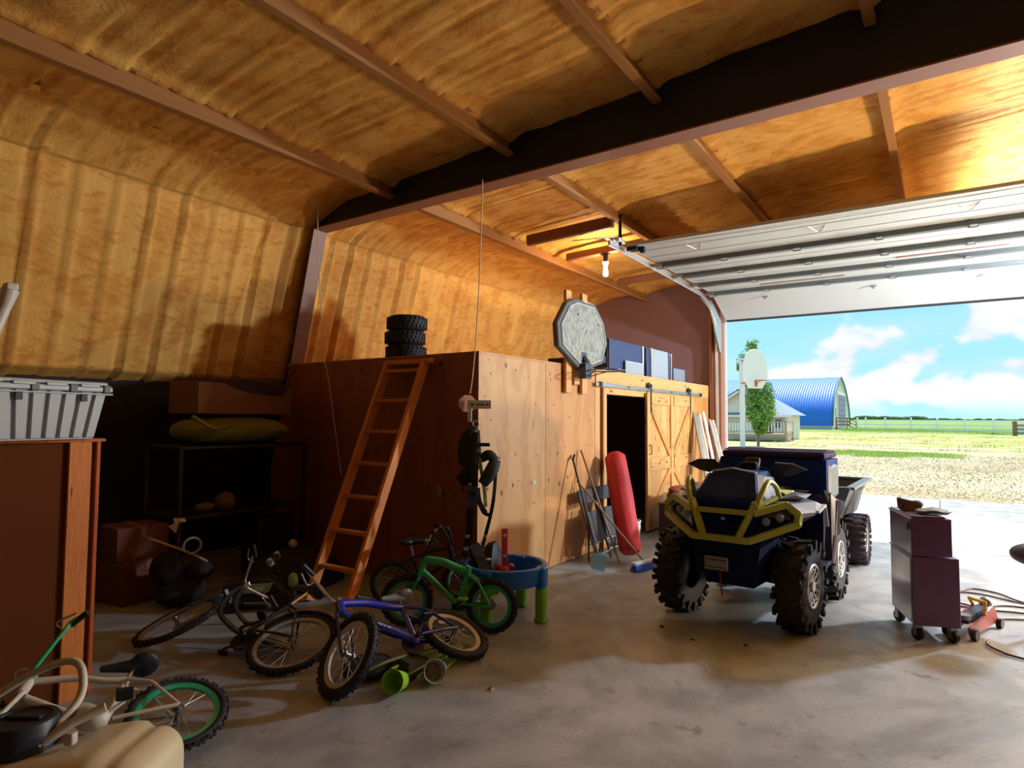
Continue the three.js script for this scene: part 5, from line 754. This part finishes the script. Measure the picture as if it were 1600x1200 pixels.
  if (o.pad) { const g = turnG([rbox(0.05, 0.05, bw * 0.9, 0.02, stem[0] - 0.005, stem[1] + h * 0.62, 0)]); const pd = obj('bar_pad', g, MT.black, hb); }
  if (o.plate) { const g = turnG([rbox(0.012, 0.13, 0.17, 0.01, stem[0] + 0.06, stem[1] + h * 0.4, 0, 0, 0, 0.3)]); obj('number_plate', g, o.plate, t); if (o.plateText) { const p = new THREE.PlaneGeometry(0.15, 0.1).rotateY(Math.PI / 2).rotateZ(0.3).translate(stem[0] + 0.069, stem[1] + h * 0.4, 0).applyMatrix4(M); p.userData.keepUV = true; obj('plate_number', p, o.plateText, t); } }
  // wheels
  const wheel = (c, mtx, rear) => {
    const tr = o.tyreR ?? 0.024, g = [torus(R - tr, tr, 0, 0, 0, 0, 0, 0, 12, 56)]; for (let i = 0; i < 44; i++) { const a = i / 44 * Math.PI * 2; for (const s of [-1, 1]) g.push(box(0.012, 0.014, 0.012, R - 0.002, (i % 2) * 0.01, s * tr * 0.55).rotateZ(a + s * 0.05)); }
    const place = (q) => { q.translate(...c); if (mtx) q.applyMatrix4(mtx); return q; };
    const w = obj('wheel', place(join(g)), o.tyre ?? MT.rubber, t);
    const rim = lathe([[R - tr * 2.1, -0.011], [R - tr * 1.6, -0.014], [R - tr * 1.6, 0.014], [R - tr * 2.1, 0.011], [R - tr * 2.1, -0.011]], 56).rotateX(Math.PI / 2), rimB = lathe([[R - tr * 2.9, -0.008], [R - tr * 2.0, -0.015], [R - tr * 1.5, -0.016], [R - tr * 1.5, 0.016], [R - tr * 2.0, 0.015], [R - tr * 2.9, 0.008], [R - tr * 2.9, -0.008]], 56).rotateX(Math.PI / 2);
    obj('rim', place(join([rimB])), o.rim ?? MT.alu, w);
    const sp = []; const n = o.spokes ?? 20; for (let i = 0; i < n; i++) { const a = i / n * Math.PI * 2, s = i % 2 ? 1 : -1, b = a + 0.35 * (i % 4 < 2 ? 1 : -1); sp.push(cyl([0.018 * Math.cos(b), 0.018 * Math.sin(b), s * 0.03], [(R - tr * 2.6) * Math.cos(a), (R - tr * 2.6) * Math.sin(a), 0], 0.0017, 0.0017, 4)); }
    obj('spokes', place(join(sp)), MT.alu, w).userData.kind = 'stuff';
    obj('hub', place(join([cyl([0, 0, -0.05], [0, 0, 0.05], 0.016, 0.016, 12), cyl([0, 0, 0.028], [0, 0, 0.034], 0.03, 0.03, 14), cyl([0, 0, -0.034], [0, 0, -0.028], 0.03, 0.03, 14)])), MT.steel, w);
    if (o.reflector) obj('reflector', place(join([rbox(0.075, 0.032, 0.012, 0.012, 0, R * 0.55, 0.012)])), MT.white, w);
  };
  wheel([0, 0, 0], null, true); wheel(F, M, false);
  if (o.fender) obj('mudguard', grid(30, 6, (u, v) => { const a = 0.3 + u * 2.4, b = (v - 0.5) * 2, r = R + 0.03 - 0.012 * b * b; return [r * Math.cos(a), r * Math.sin(a), 0.035 * b]; }), o.fender, t);
  if (o.extra) o.extra(t, { headT, headB, bb, st, seatTop, P, k });
  const f = V(...fwd).normalize(), n = f.clone().cross(V(...up)).normalize(), u = n.clone().cross(f); // x=f, y=u, z=n
  t.applyMatrix4(new THREE.Matrix4().makeBasis(f, u, n).setPosition(...axle));
  return t;
}
const letter = (txt, fg, bg, W = 256, H = 64, size = 44) => { const c = document.createElement('canvas'); c.width = W; c.height = H; const x = c.getContext('2d'); x.fillStyle = bg; x.fillRect(0, 0, W, H); x.fillStyle = fg; x.font = 'italic bold ' + size + 'px sans-serif'; x.textAlign = 'center'; x.textBaseline = 'middle'; x.fillText(txt, W / 2, H / 2); const t = new THREE.CanvasTexture(c); t.colorSpace = THREE.SRGBColorSpace; return t; };
const kidGreen = gloss([0.03, 0.42, 0.14]), rimGreen = gloss([0.02, 0.40, 0.20], { roughness: 0.3 }), blueB = gloss([0.002, 0.03, 0.50], { roughness: 0.22, clearcoat: 1 }), paleG = std([0.42, 0.58, 0.32], 0.5);
makeBike('kids_bike', 'small green kids bike standing in front of the blue play table', { R: 0.215, wb: 0.73, frame: kidGreen, rim: rimGreen, fat: 1.7, tubeR: 0.02, seat: false, bars: MT.black, grip: MT.black, brake: false, barH: 0.16, barW: 0.25, cross: true, tyreR: 0.027, steer: 0.35, pedal: std([0.2, 0.6, 0.03], 0.4), crank: MT.black, spokes: 18, decal: new THREE.MeshStandardMaterial({ map: letter('RACER', '#123', '#5a9a6a') , roughness: 0.5 }),
  extra: (t, { P, k }) => { obj('rear_reflector', T(ball(0.06, 0, 0, 0, 1.3, 0.6, 0.3), 0.02, 0.11, 0.02), std([0.12, 0.6, 0.02], 0.3), t); obj('bar_tube', cyl(P(0.72, 0.66, -0.1), P(0.7, 0.6, 0.12), 0.018), MT.chrome, t); } }, [-3.09, 0.227, -4.28], [-0.92, 0, 0.38], [0.03, 1, -0.1]);
makeBike('mountain_bike', 'shiny blue mountain bike lying on its side on top of the heap', { R: 0.27, wb: 0.95, frame: blueB, fork: gloss([0.01, 0.012, 0.03]), rim: std([0.55, 0.52, 0.46], 0.4), fat: 1.3, tubeR: 0.021, bars: MT.chrome, barH: 0.15, barW: 0.3, steer: -1.25, tyreR: 0.032, reflector: true, saddle: std([0.2, 0.22, 0.24], 0.45), seatH: 0.42, decal: new THREE.MeshStandardMaterial({ map: letter('CYCLE', '#e8ecff', '#0a1080'), roughness: 0.4 }) }, [-3.06, 0.15, -3.76], [-0.13, 0.14, 0.98], [-0.86, 0.42, -0.1]);
makeBike('cruiser_bike', 'dark adult cruiser bike with chrome handlebars lying behind the blue bike', { R: 0.31, wb: 1.08, frame: gloss([0.012, 0.014, 0.03]), rim: std([0.32, 0.33, 0.36], 0.35), low: true, bars: metal([0.62, 0.52, 0.5], 0.3), barH: 0.12, barW: 0.28, steer: -0.3, saddle: std([0.05, 0.07, 0.11], 0.6), guard: gloss([0.16, 0.3, 0.55], { roughness: 0.25 }), fender: std([0.05, 0.055, 0.07], 0.35, { side: THREE.DoubleSide }), seatH: 0.5,
  extra: (t, { P }) => { obj('head_badge', T(rbox(0.13, 0.1, 0.1, 0.03, 0, 0, 0), ...P(0.9, 0.36, 0.06)), gloss([0.12, 0.32, 0.72], { roughness: 0.25 }), t); obj('fork_reflection', cyl(P(0.84, 0.26, 0.06), P(1.0, 0.0, 0.075), 0.02, 0.016), gloss([0.1, 0.17, 0.45]), t); } }, [-3.92, 0.13, -2.98], [-0.965, 0.04, 0.26], [-0.3, 0.33, -0.85]);  // blue tube: reflection on the dark fork put into colour
makeBike('bmx_bike', 'white framed bike with green rims lying against the wooden cabinet', { R: 0.25, wb: 0.86, frame: std([0.62, 0.58, 0.5], 0.4), fork: std([0.62, 0.58, 0.5], 0.4), rim: rimGreen, bars: gloss([0.02, 0.5, 0.22]), grip: MT.black, barH: 0.2, barW: 0.3, tubeR: 0.018, steer: 0.5, crank: std([0.5, 0.48, 0.42], 0.4), saddle: std([0.015, 0.02, 0.03], 0.5), seatH: 0.43 }, [-3.45, 0.16, -1.9], [-0.42, 0.04, 0.9], [-0.75, 0.32, -0.35]);
makeBike('kids_bike', 'small black kids bike standing in the shadow right of the ladder', { R: 0.205, wb: 0.66, frame: MT.blackM, rim: std([0.10, 0.22, 0.12], 0.5), bars: MT.black, barH: 0.16, barW: 0.22, steer: 0.2, tyreR: 0.026, brake: false, saddle: MT.black, seatH: 0.5 }, [-4.29, 0.217, -4.36], [0.74, 0, -0.67], [-0.05, 1, 0.0]);
{ const t = thing('ride_on_toy', 'black and pale green ride-on toy with a numbered side panel by the ladder', 'ride-on toy', [-5.25, 0, -3.62], 0.75);
  obj('toy_body', [hull([[-0.32, 0.08, -0.1], [0.3, 0.08, -0.1], [-0.32, 0.08, 0.1], [0.3, 0.08, 0.1], [-0.3, 0.24, -0.08], [-0.3, 0.24, 0.08], [0.1, 0.28, -0.08], [0.1, 0.28, 0.08], [0.32, 0.18, 0]])], MT.blackM, t);
  for (const [x, z] of [[-0.22, 0.12], [0.22, 0.12], [-0.22, -0.12], [0.22, -0.12]]) obj('wheel', cyl([x, 0.085, z - 0.03], [x, 0.085, z + 0.03], 0.085, 0.085, 20), MT.black, t);
  obj('side_panel', slab([[-0.22, 0.16], [0.1, 0.17], [0.14, 0.25], [-0.1, 0.24]], 0.012).translate(0, 0, 0.1), std([0.30, 0.44, 0.24], 0.5), t);
  { const g = new THREE.PlaneGeometry(0.16, 0.055).rotateZ(0.03).translate(0.02, 0.207, 0.1135); g.userData.keepUV = true; obj('panel_number', g, new THREE.MeshStandardMaterial({ map: letter('440', '#e8efe0', '#93b07f', 128, 48, 40), roughness: 0.5 }), t); }
  obj('steering_column', cyl([0.18, 0.26, 0], [0.12, 0.44, 0], 0.015), MT.black, t);
  obj('handlebar', cyl([0.12, 0.44, -0.16], [0.12, 0.44, 0.16], 0.012), MT.black, t); for (const z of [-0.15, 0.15]) obj('grip', hull([[0.08, 0.42, z - 0.04], [0.15, 0.42, z - 0.04], [0.15, 0.47, z + 0.04], [0.09, 0.47, z + 0.04], [0.12, 0.49, z], [0.12, 0.4, z]]), std([0.24, 0.40, 0.2], 0.5), t);
  obj('headlamp_cover', ball(0.06, 0.3, 0.25, 0.04, 0.8, 1.2, 0.8), std([0.26, 0.42, 0.2], 0.5), t); }
// loose things round the bikes
{ const t = thing('folded_camp_chair', 'bundle of lime green tubes of a folded camp chair under the blue bike', 'camp chair', [0, 0, 0]);
  for (const [a, b, r] of [[[-3.1, 0.03, -3.86], [-2.97, 0.06, -3.15], 0.013], [[-3.06, 0.03, -3.86], [-2.9, 0.05, -3.2], 0.014], [[-3.0, 0.02, -3.84], [-2.84, 0.03, -3.28], 0.012], [[-3.15, 0.05, -3.8], [-3.05, 0.1, -3.1], 0.012]]) obj('tube', cyl(a, b, r, r, 8), std([0.28, 0.55, 0.07], 0.4), t);
  obj('fabric', hull([[-3.1, 0.02, -3.1], [-2.95, 0.02, -3.15], [-3.2, 0.02, -3.5], [-3.02, 0.03, -3.5], [-3.1, 0.14, -3.2], [-3.15, 0.1, -3.45], [-2.98, 0.12, -3.2]]), std([0.03, 0.04, 0.02], 0.8), t); }
const cup = (label, x, z, ry, col) => { const t = thing('plastic_cup', label, 'cup', [x, 0.075, z]); const g = lathe([[0, 0], [0.055, 0], [0.075, 0.15], [0.071, 0.15], [0.052, 0.008], [0, 0.008]], 28); g.translate(0, -0.075, 0).rotateX(1.25).rotateY(ry); obj('cup_body', g, std(col, 0.35, { side: THREE.DoubleSide }), t); return t; };
cup('lime green plastic cup lying at the front of the bike heap', -2.93, -3.03, 0.35, [0.30, 0.60, 0.04]); cup('white plastic cup lying beside the lime green cup', -2.85, -3.29, 0.9, [0.55, 0.5, 0.42]);
{ const t = thing('duffel_bag', 'black bag slumped under the blue bike front wheel', 'bag', [-3.27, 0, -3.1]); obj('bag_body', ball(0.15, 0, 0.07, 0, 1.0, 0.45, 1.3), MT.blackM, t); obj('strap', tube([[0.12, 0.1, 0.25], [0.22, 0.16, 0.05], [0.17, 0.12, -0.2]], 0.01, 16, 6), std([0.2, 0.25, 0.12], 0.7), t); }
// ---------------------------------------------------------------- cabinet, tote, tank at the left
{ const t = thing('wooden_cabinet', 'tall brown hardboard cabinet with pale timber edge carrying the grey tote', 'cabinet', [-4.5, 0, -1.9]);
  const hb = new THREE.MeshPhysicalMaterial({ color: new THREE.Color().setRGB(0.13, 0.036, 0.009), roughness: 0.9, specularIntensity: 0.25 }), z0 = 0.02, z1 = 1.1, H = 1.59;
  obj('front_panel', rbox(0.016, H, 1.0, 0.004, -0.03, H / 2, 0.66), hb, t);
  obj('corner_stud', rbox(0.03, H, 0.125, 0.004, -0.01, H / 2, 0.1), wood(TX.stud, 5, 0.45, 0, 0xffc890), t);
  obj('shadow_strip', rbox(0.02, H, 0.03, 0.003, -0.03, H / 2, 0.02), std([0.12, 0.03, 0.012], 0.6), t);  // solid dark strip painted for the shade in the gap
  obj('edge_strip', rbox(0.03, H, 0.022, 0.003, -0.012, H / 2, -0.004), wood(TX.stud, 5, 0.45, 0, 0xe0924c), t);
  obj('side_panel', rbox(0.5, H, 0.02, 0.004, -0.28, H / 2, 0.0), hb, t); obj('top_panel', rbox(0.56, 0.02, 1.2, 0.004, -0.27, H + 0.008, 0.56), wood(TX.stud, 5, 0.45, 0, 0xe8a868), t); obj('side_panel', rbox(0.5, H, 0.02, 0.004, -0.28, H / 2, 1.14), hb, t); }
{ const t = thing('tote', 'grey ribbed plastic tote with lid on the wooden cabinet', 'tote', [-4.57, 1.61, -1.54], 0.22);
  const g = std([0.40, 0.43, 0.46], 0.45), L = 0.66, D = 0.42, H = 0.30;
  obj('tub', hull([[-D / 2 + 0.04, 0, -L / 2 + 0.05], [D / 2 - 0.04, 0, -L / 2 + 0.05], [D / 2 - 0.04, 0, L / 2 - 0.05], [-D / 2 + 0.04, 0, L / 2 - 0.05], [-D / 2, H, -L / 2], [D / 2, H, -L / 2], [D / 2, H, L / 2], [-D / 2, H, L / 2]]), g, t);
  for (let i = 0; i < 7; i++) { const z = -L / 2 + 0.045 + i * 0.093; obj('rib', hull([[D / 2 - 0.05, 0.005, z * 0.87 - 0.028], [D / 2 - 0.05, 0.005, z * 0.87 + 0.028], [D / 2 - 0.018, 0.012, z * 0.87 - 0.024], [D / 2 - 0.018, 0.012, z * 0.87 + 0.024], [D / 2 + 0.018, H - 0.01, z - 0.03], [D / 2 + 0.018, H - 0.01, z + 0.03], [D / 2 - 0.02, H - 0.01, z - 0.03], [D / 2 - 0.02, H - 0.01, z + 0.03]]), g, t); }
  obj('rim', [rbox(D + 0.06, 0.035, L + 0.05, 0.01, 0, H + 0.01, 0), rbox(D + 0.05, 0.012, L + 0.06, 0.005, 0, H - 0.02, 0)], g, t);
  for (const s of [-1, 1]) obj('lid_flap', rbox(D / 2 - 0.004, 0.03, L + 0.03, 0.012, s * D / 4, H + 0.042, 0), std([0.42, 0.43, 0.42], 0.45), t);
  for (const z of [-0.2, 0, 0.18]) obj('lid_lug', rbox(0.03, 0.02, 0.12, 0.006, D / 2 + 0.025, H + 0.03, z), g, t); for (const z of [-0.31, -0.1, 0.12]) obj('latch', rbox(0.02, 0.05, 0.045, 0.005, D / 2 + 0.028, H + 0.012, z), std([0.06, 0.07, 0.06], 0.5), t);
  for (const z of [-0.17, 0.2]) obj('handle_slot', rbox(0.012, 0.045, 0.04, 0.003, D / 2 + 0.024, H - 0.045, z), std([0.02, 0.02, 0.02], 0.6), t); }
{ const t = thing('pipe', 'white plastic pipe with a flared end standing behind the grey tote', 'pipe', [0, 0, 0]); obj('pipe_body', [tube([[-4.88, 1.63, -1.3], [-4.9, 2.1, -1.4], [-4.9, 2.45, -1.5]], 0.035, 20, 12)], std([0.62, 0.58, 0.48], 0.4), t); obj('pipe_end', [cyl([-4.9, 2.43, -1.495], [-4.9, 2.55, -1.52], 0.035, 0.05, 14), rbox(0.08, 0.05, 0.07, 0.015, -4.9, 2.57, -1.52)], std([0.62, 0.58, 0.48], 0.4), t); }
{ const t = thing('spray_tank', 'cream plastic spray tank with a black lid and pink strap in the bottom left corner', 'spray tank', [-3.03, 0, -1.27], 34.15 * D2R);
  const cm = new THREE.MeshPhysicalMaterial({ color: new THREE.Color().setRGB(0.62, 0.55, 0.36), roughness: 0.38, clearcoat: 0.2 });
  // superellipse body with two moulded grooves
  const body = grid(72, 40, (u, v) => { const a = u * Math.PI * 2, b = (v - 0.5) * Math.PI, e = 0.45, sg = (q) => Math.sign(q) * Math.abs(q) ** e; const cx = sg(Math.cos(b)) , x = 0.36 * sg(Math.sin(b)); let r = cx; const gr = 0.035 * Math.exp(-((x - 0.2) ** 2) / 0.0009) + 0.03 * Math.exp(-((x + 0.05) ** 2) / 0.0012) - 0.02 * Math.exp(-((x - 0.14) ** 2) / 0.002); r *= 1 - gr * 2.2; return [x, 0.2 + 0.185 * r * sg(Math.sin(a)) + 0.01 * Math.sin(x * 9), 0.24 * r * sg(Math.cos(a))]; });
  obj('tank_body', body, cm, t);
  obj('tank_end', [ball(0.13, 0.33, 0.12, 0.06, 0.6, 0.9, 1.2)], cm, t);
  obj('filler_neck', lathe([[0, 0.22], [0.2, 0.22], [0.18, 0.3], [0.135, 0.355], [0.12, 0.375], [0, 0.375]], 36).translate(-0.24, 0, 0.02), cm, t);
  obj('filler_cap', [toCreasedNormals(lathe([[0, 0.362], [0.124, 0.362], [0.13, 0.37], [0.13, 0.478], [0.122, 0.49], [0.1, 0.493], [0.095, 0.486], [0, 0.486]].reverse(), 48), 0.6).translate(-0.24, 0, 0.02), rbox(0.15, 0.016, 0.03, 0.006, -0.24, 0.492, 0.02)], std([0.018, 0.024, 0.04], 0.45), t);
  obj('pink_strap', [0.325, 0.342, 0.358].map((y, i) => torus(0.145 - i * 0.005, 0.013, -0.24, y, 0.02, Math.PI / 2 + (i - 1) * 0.07, 0, 0, 8, 40)), std([0.6, 0.1, 0.16], 0.7), t);
  obj('spray_gun', [...poly([[-0.14, 0.4, 0.06], [-0.05, 0.46, 0.0], [0.05, 0.5, -0.06]], 0.02, 10), ball(0.06, -0.02, 0.44, -0.08, 1.2, 0.8, 1), cyl([-0.02, 0.44, -0.08], [-0.09, 0.44, -0.12], 0.05), rbox(0.04, 0.05, 0.04, 0.01, -0.02, 0.42, 0.05)], std([0.5, 0.47, 0.44], 0.4), t);
  obj('spray_hose', tube([[-0.14, 0.4, 0.08], [-0.1, 0.5, -0.1], [-0.12, 0.6, -0.16], [-0.2, 0.64, -0.2], [-0.34, 0.6, -0.18], [-0.5, 0.5, -0.12]], 0.017, 50, 10), std([0.55, 0.52, 0.42], 0.45), t); }
// ---------------------------------------------------------------- the dark corner by the column
{ const t = thing('storage_rack', 'dark metal rack in the corner holding boxes and a green bag', 'shelving', [-6.55, 0, -4.1]);
  const m = std([0.015, 0.014, 0.014], 0.6); obj('shelf', rbox(0.7, 0.03, 1.5, 0.006, 0, 1.44, 0), m, t); obj('shelf', rbox(0.7, 0.03, 1.5, 0.006, 0, 0.75, 0), m, t); for (const [x, z] of [[-0.33, -0.73], [0.33, -0.73], [-0.33, 0.73], [0.33, 0.73]]) obj('post', rbox(0.04, 1.45, 0.04, 0.005, x, 0.725, z), m, t);
  const b = thing('cardboard_box', 'torn brown carton on top of the rack against the foam wall', 'box', [-6.58, 1.785, -4.14], 0.08); const cm = std([0.22, 0.085, 0.035], 0.85);
  obj('carton', [rbox(0.5, 0.34, 1.2, 0.01, 0, 0.17, 0)], cm, b); obj('torn_flap', [bar([0.25, 0.34, 0.6], [0.24, 0.345, -0.6], 0.02, 0.02), hull([[0.252, 0.33, 0.3], [0.252, 0.33, -0.5], [0.256, 0.2, -0.45], [0.256, 0.24, 0.0], [0.256, 0.29, 0.2], [0.252, 0.3, -0.55]])], std([0.035, 0.015, 0.01], 0.9), b);
  const g = thing('canvas_bag', 'olive green canvas bag squashed on the rack under the carton', 'bag', [-6.5, 1.458, -4.08]); obj('bag_body', [grid(40, 24, (u, v) => { const a = u * Math.PI * 2, b2 = (v - 0.5) * Math.PI, w = 1 + 0.08 * fbm(Math.cos(a) * 2, v * 6, Math.sin(a) * 2, 3); return [0.33 * Math.cos(b2) ** 0.5 * Math.cos(a) * w, 0.15 + 0.15 * Math.cos(b2) ** 0.5 * Math.sin(a) * w, 0.62 * Math.sin(b2)]; })], std([0.20, 0.19, 0.03], 0.85, { side: THREE.DoubleSide }), g); obj('strap', tube([[0.3, 0.22, 0.2], [0.36, 0.18, 0.42], [0.3, 0.3, 0.62]], 0.02, 16, 6), std([0.22, 0.2, 0.05], 0.8), g);
  const bx = (label, x, y, z, w, h, d, a) => { const o = thing('cardboard_box', label, 'box', [x, y, z], a); obj('carton', rbox(w, h, d, 0.008, 0, h / 2, 0), std([0.15, 0.045, 0.022], 0.85), o); obj('tape', [rbox(w + 0.004, 0.003, 0.05, 0.001, 0, h + 0.001, 0), rbox(0.003, 0.1, 0.05, 0.001, w / 2 + 0.001, h - 0.05, 0)], std([0.3, 0.13, 0.06], 0.5), o); };
  bx('lower brown cardboard box on the floor of the dark corner', -6.55, 0.0, -3.12, 0.5, 0.4, 0.5, 0.1); bx('upper brown cardboard box stacked in the dark corner', -6.55, 0.403, -3.12, 0.46, 0.3, 0.46, -0.1);
  const tt = thing('torn_packaging', 'torn cream paper packaging strewn over the boxes in the corner', 'packaging', [-5.86, 0.0, -3.15]); const cmx = std([0.36, 0.24, 0.12], 0.8);
  obj('paper_strip', [tube([[-0.1, 0.66, 0.2], [0, 0.58, 0.05], [0.02, 0.5, -0.1], [0.02, 0.38, -0.3]], 0.012, 24, 6)], cmx, tt); obj('paper_ring', torus(0.075, 0.012, 0.02, 0.55, -0.15, 0.5, 1.2), std([0.3, 0.3, 0.25], 0.7), tt); obj('paper_scrap', [T(hull([[0, 0, 0], [0.1, 0, 0.05], [0.06, 0.1, 0], [0.02, 0.06, 0.08]]), 0, 0.7, 0), T(hull([[0, 0, 0], [0.05, 0.0, 0.14], [0.03, 0.05, 0.14], [0, 0.03, 0.02]]), 0, 0.78, -0.1)], cmx, tt); obj('dark_bag_piece', [ball(0.16, -0.05, 0.13, -0.1, 1, 0.8, 1.5), ball(0.13, -0.08, 0.36, 0.02, 1, 1.2, 1.2), ball(0.12, -0.02, 0.3, -0.24, 0.9, 0.8, 1.2)], std([0.008, 0.006, 0.005], 0.9), tt);  // the black lumps are a dark bag piece under the paper
  const dl = thing('cushion', 'tan cushion lying on the rack lower shelf', 'cushion', [-6.3, 0.77, -3.8]); obj('cushion', [T(ball(0.11, 0, 0.1, 0, 0.8, 0.9, 1), 0, 0, -0.1), T(ball(0.06, 0, 0.06, 0.12, 0.8, 0.8, 1.8), 0, 0, 0)], std([0.16, 0.09, 0.04], 0.85), dl);
  const bl = thing('ball', 'small cream ball on the black heap in front of the storeroom', 'ball', [-5.62, 0.415, -4.25]); obj('ball_body', ball(0.045, 0, 0.03, 0), std([0.55, 0.4, 0.25], 0.5), bl);
  const hp = thing('tarpaulin', 'black tarpaulin heaped in the dark corner beside the ladder', 'tarpaulin', [-5.62, 0, -4.25]); obj('tarp', grid(40, 20, (u, v) => { const a = u * Math.PI * 2, b2 = v * Math.PI / 2, w = 1 + 0.3 * fbm(Math.cos(a) * 1.5, v * 3, Math.sin(a) * 1.5, 3); return [0.3 * Math.cos(b2) * Math.cos(a) * w, 0.004 + 0.4 * Math.sin(b2) * (0.9 + 0.1 * w), 0.6 * Math.cos(b2) * Math.sin(a) * w]; }), std([0.008, 0.008, 0.009], 0.8, { side: THREE.DoubleSide }), hp);
  const sb = thing('suitcase', 'dark upright suitcase standing under the rack', 'suitcase', [-6.4, 0.0, -4.5], 0.1); obj('shell', rbox(0.3, 0.62, 0.5, 0.05, 0, 0.33, 0), std([0.012, 0.01, 0.014], 0.5), sb); obj('handle', tube([[0, 0.63, 0.1], [0, 0.7, 0.07], [0, 0.7, -0.07], [0, 0.63, -0.1]], 0.012, 16, 6), MT.black, sb);
}
{ // scraps on the floor
  const S2 = (name, label, x, z, s, c) => tag(obj(name, hull([[x - s, 0.001, z], [x + s * 0.7, 0.001, z + s], [x + s, 0.001, z - s * 0.6], [x, s * 0.7, z], [x + s * 0.5, s * 0.8, z + s * 0.3]]), std(c, 0.8)), label, 'scrap');
  S2('paper_scrap', 'crumpled tan paper scrap alone on the open floor', -2.47, -3.42, 0.028, [0.42, 0.3, 0.2]); S2('dirt_clod', 'small dark clod of dirt in front of the quad bike', -1.32, -5.2, 0.022, [0.06, 0.04, 0.03]); S2('dirt_clod', 'small dark clod of dirt left of the quad bike front wheel', -2.02, -5.25, 0.025, [0.05, 0.03, 0.025]); S2('dirt_clod', 'tiny dark clod of dirt below the quad bike winch', -1.7, -5.09, 0.018, [0.06, 0.04, 0.03]);
}
// ---------------------------------------------------------------- stands for the unseen lamps that brighten the interior
for (const [i, p] of UNSEEN_LAMPS.entries()) {
  const t = thing('unseen_lamp', ['unseen cool white lamp on a tripod nearest the open door, placed to light the shop', 'unseen warm yellow lamp on a tripod further from the door, placed to light the roof'][i], 'work light', [p[0], 0, p[2]], i);
  for (let k = 0; k < 3; k++) { const a = k * 2.094; obj('leg', cyl([0, 0.6, 0], [Math.cos(a) * 0.4, 0.015, Math.sin(a) * 0.4], 0.012), MT.black, t); }
  obj('pole', cyl([0, 0.5, 0], [0, p[1] - 0.1, 0], 0.014), MT.black, t);
  obj('bulb', ball(0.1, 0, p[1], 0), new THREE.MeshStandardMaterial({ color: 0xffffff, emissive: new THREE.Color().setRGB(...UNSEEN_C[i]), emissiveIntensity: 4 }), t);
  obj('base', rbox(0.14, 0.06, 0.1, 0.01, 0, p[1] - 0.13, 0), std([0.7, 0.5, 0.03], 0.5), t);
}
{ // repeats of a kind share a group
  const groups = { small_tyre: 'small tyres stacked on the storeroom', air_hose: 'air hoses on the floor', folding_chair: 'folded chairs by the storeroom door', leaning_board: 'boards leaning beside the barn door', plastic_cup: 'cups at the bike heap', dirt_clod: 'dirt clods on the floor', hanging_cord: 'cords hanging from the roof', unseen_lamp: 'unseen lamps on tripods' };
  for (const o of scene.children) { const g = groups[o.name.replace(/_\d{3}$/, '')]; if (g) o.userData.group = g; }
}
renderer.render(scene, camera);
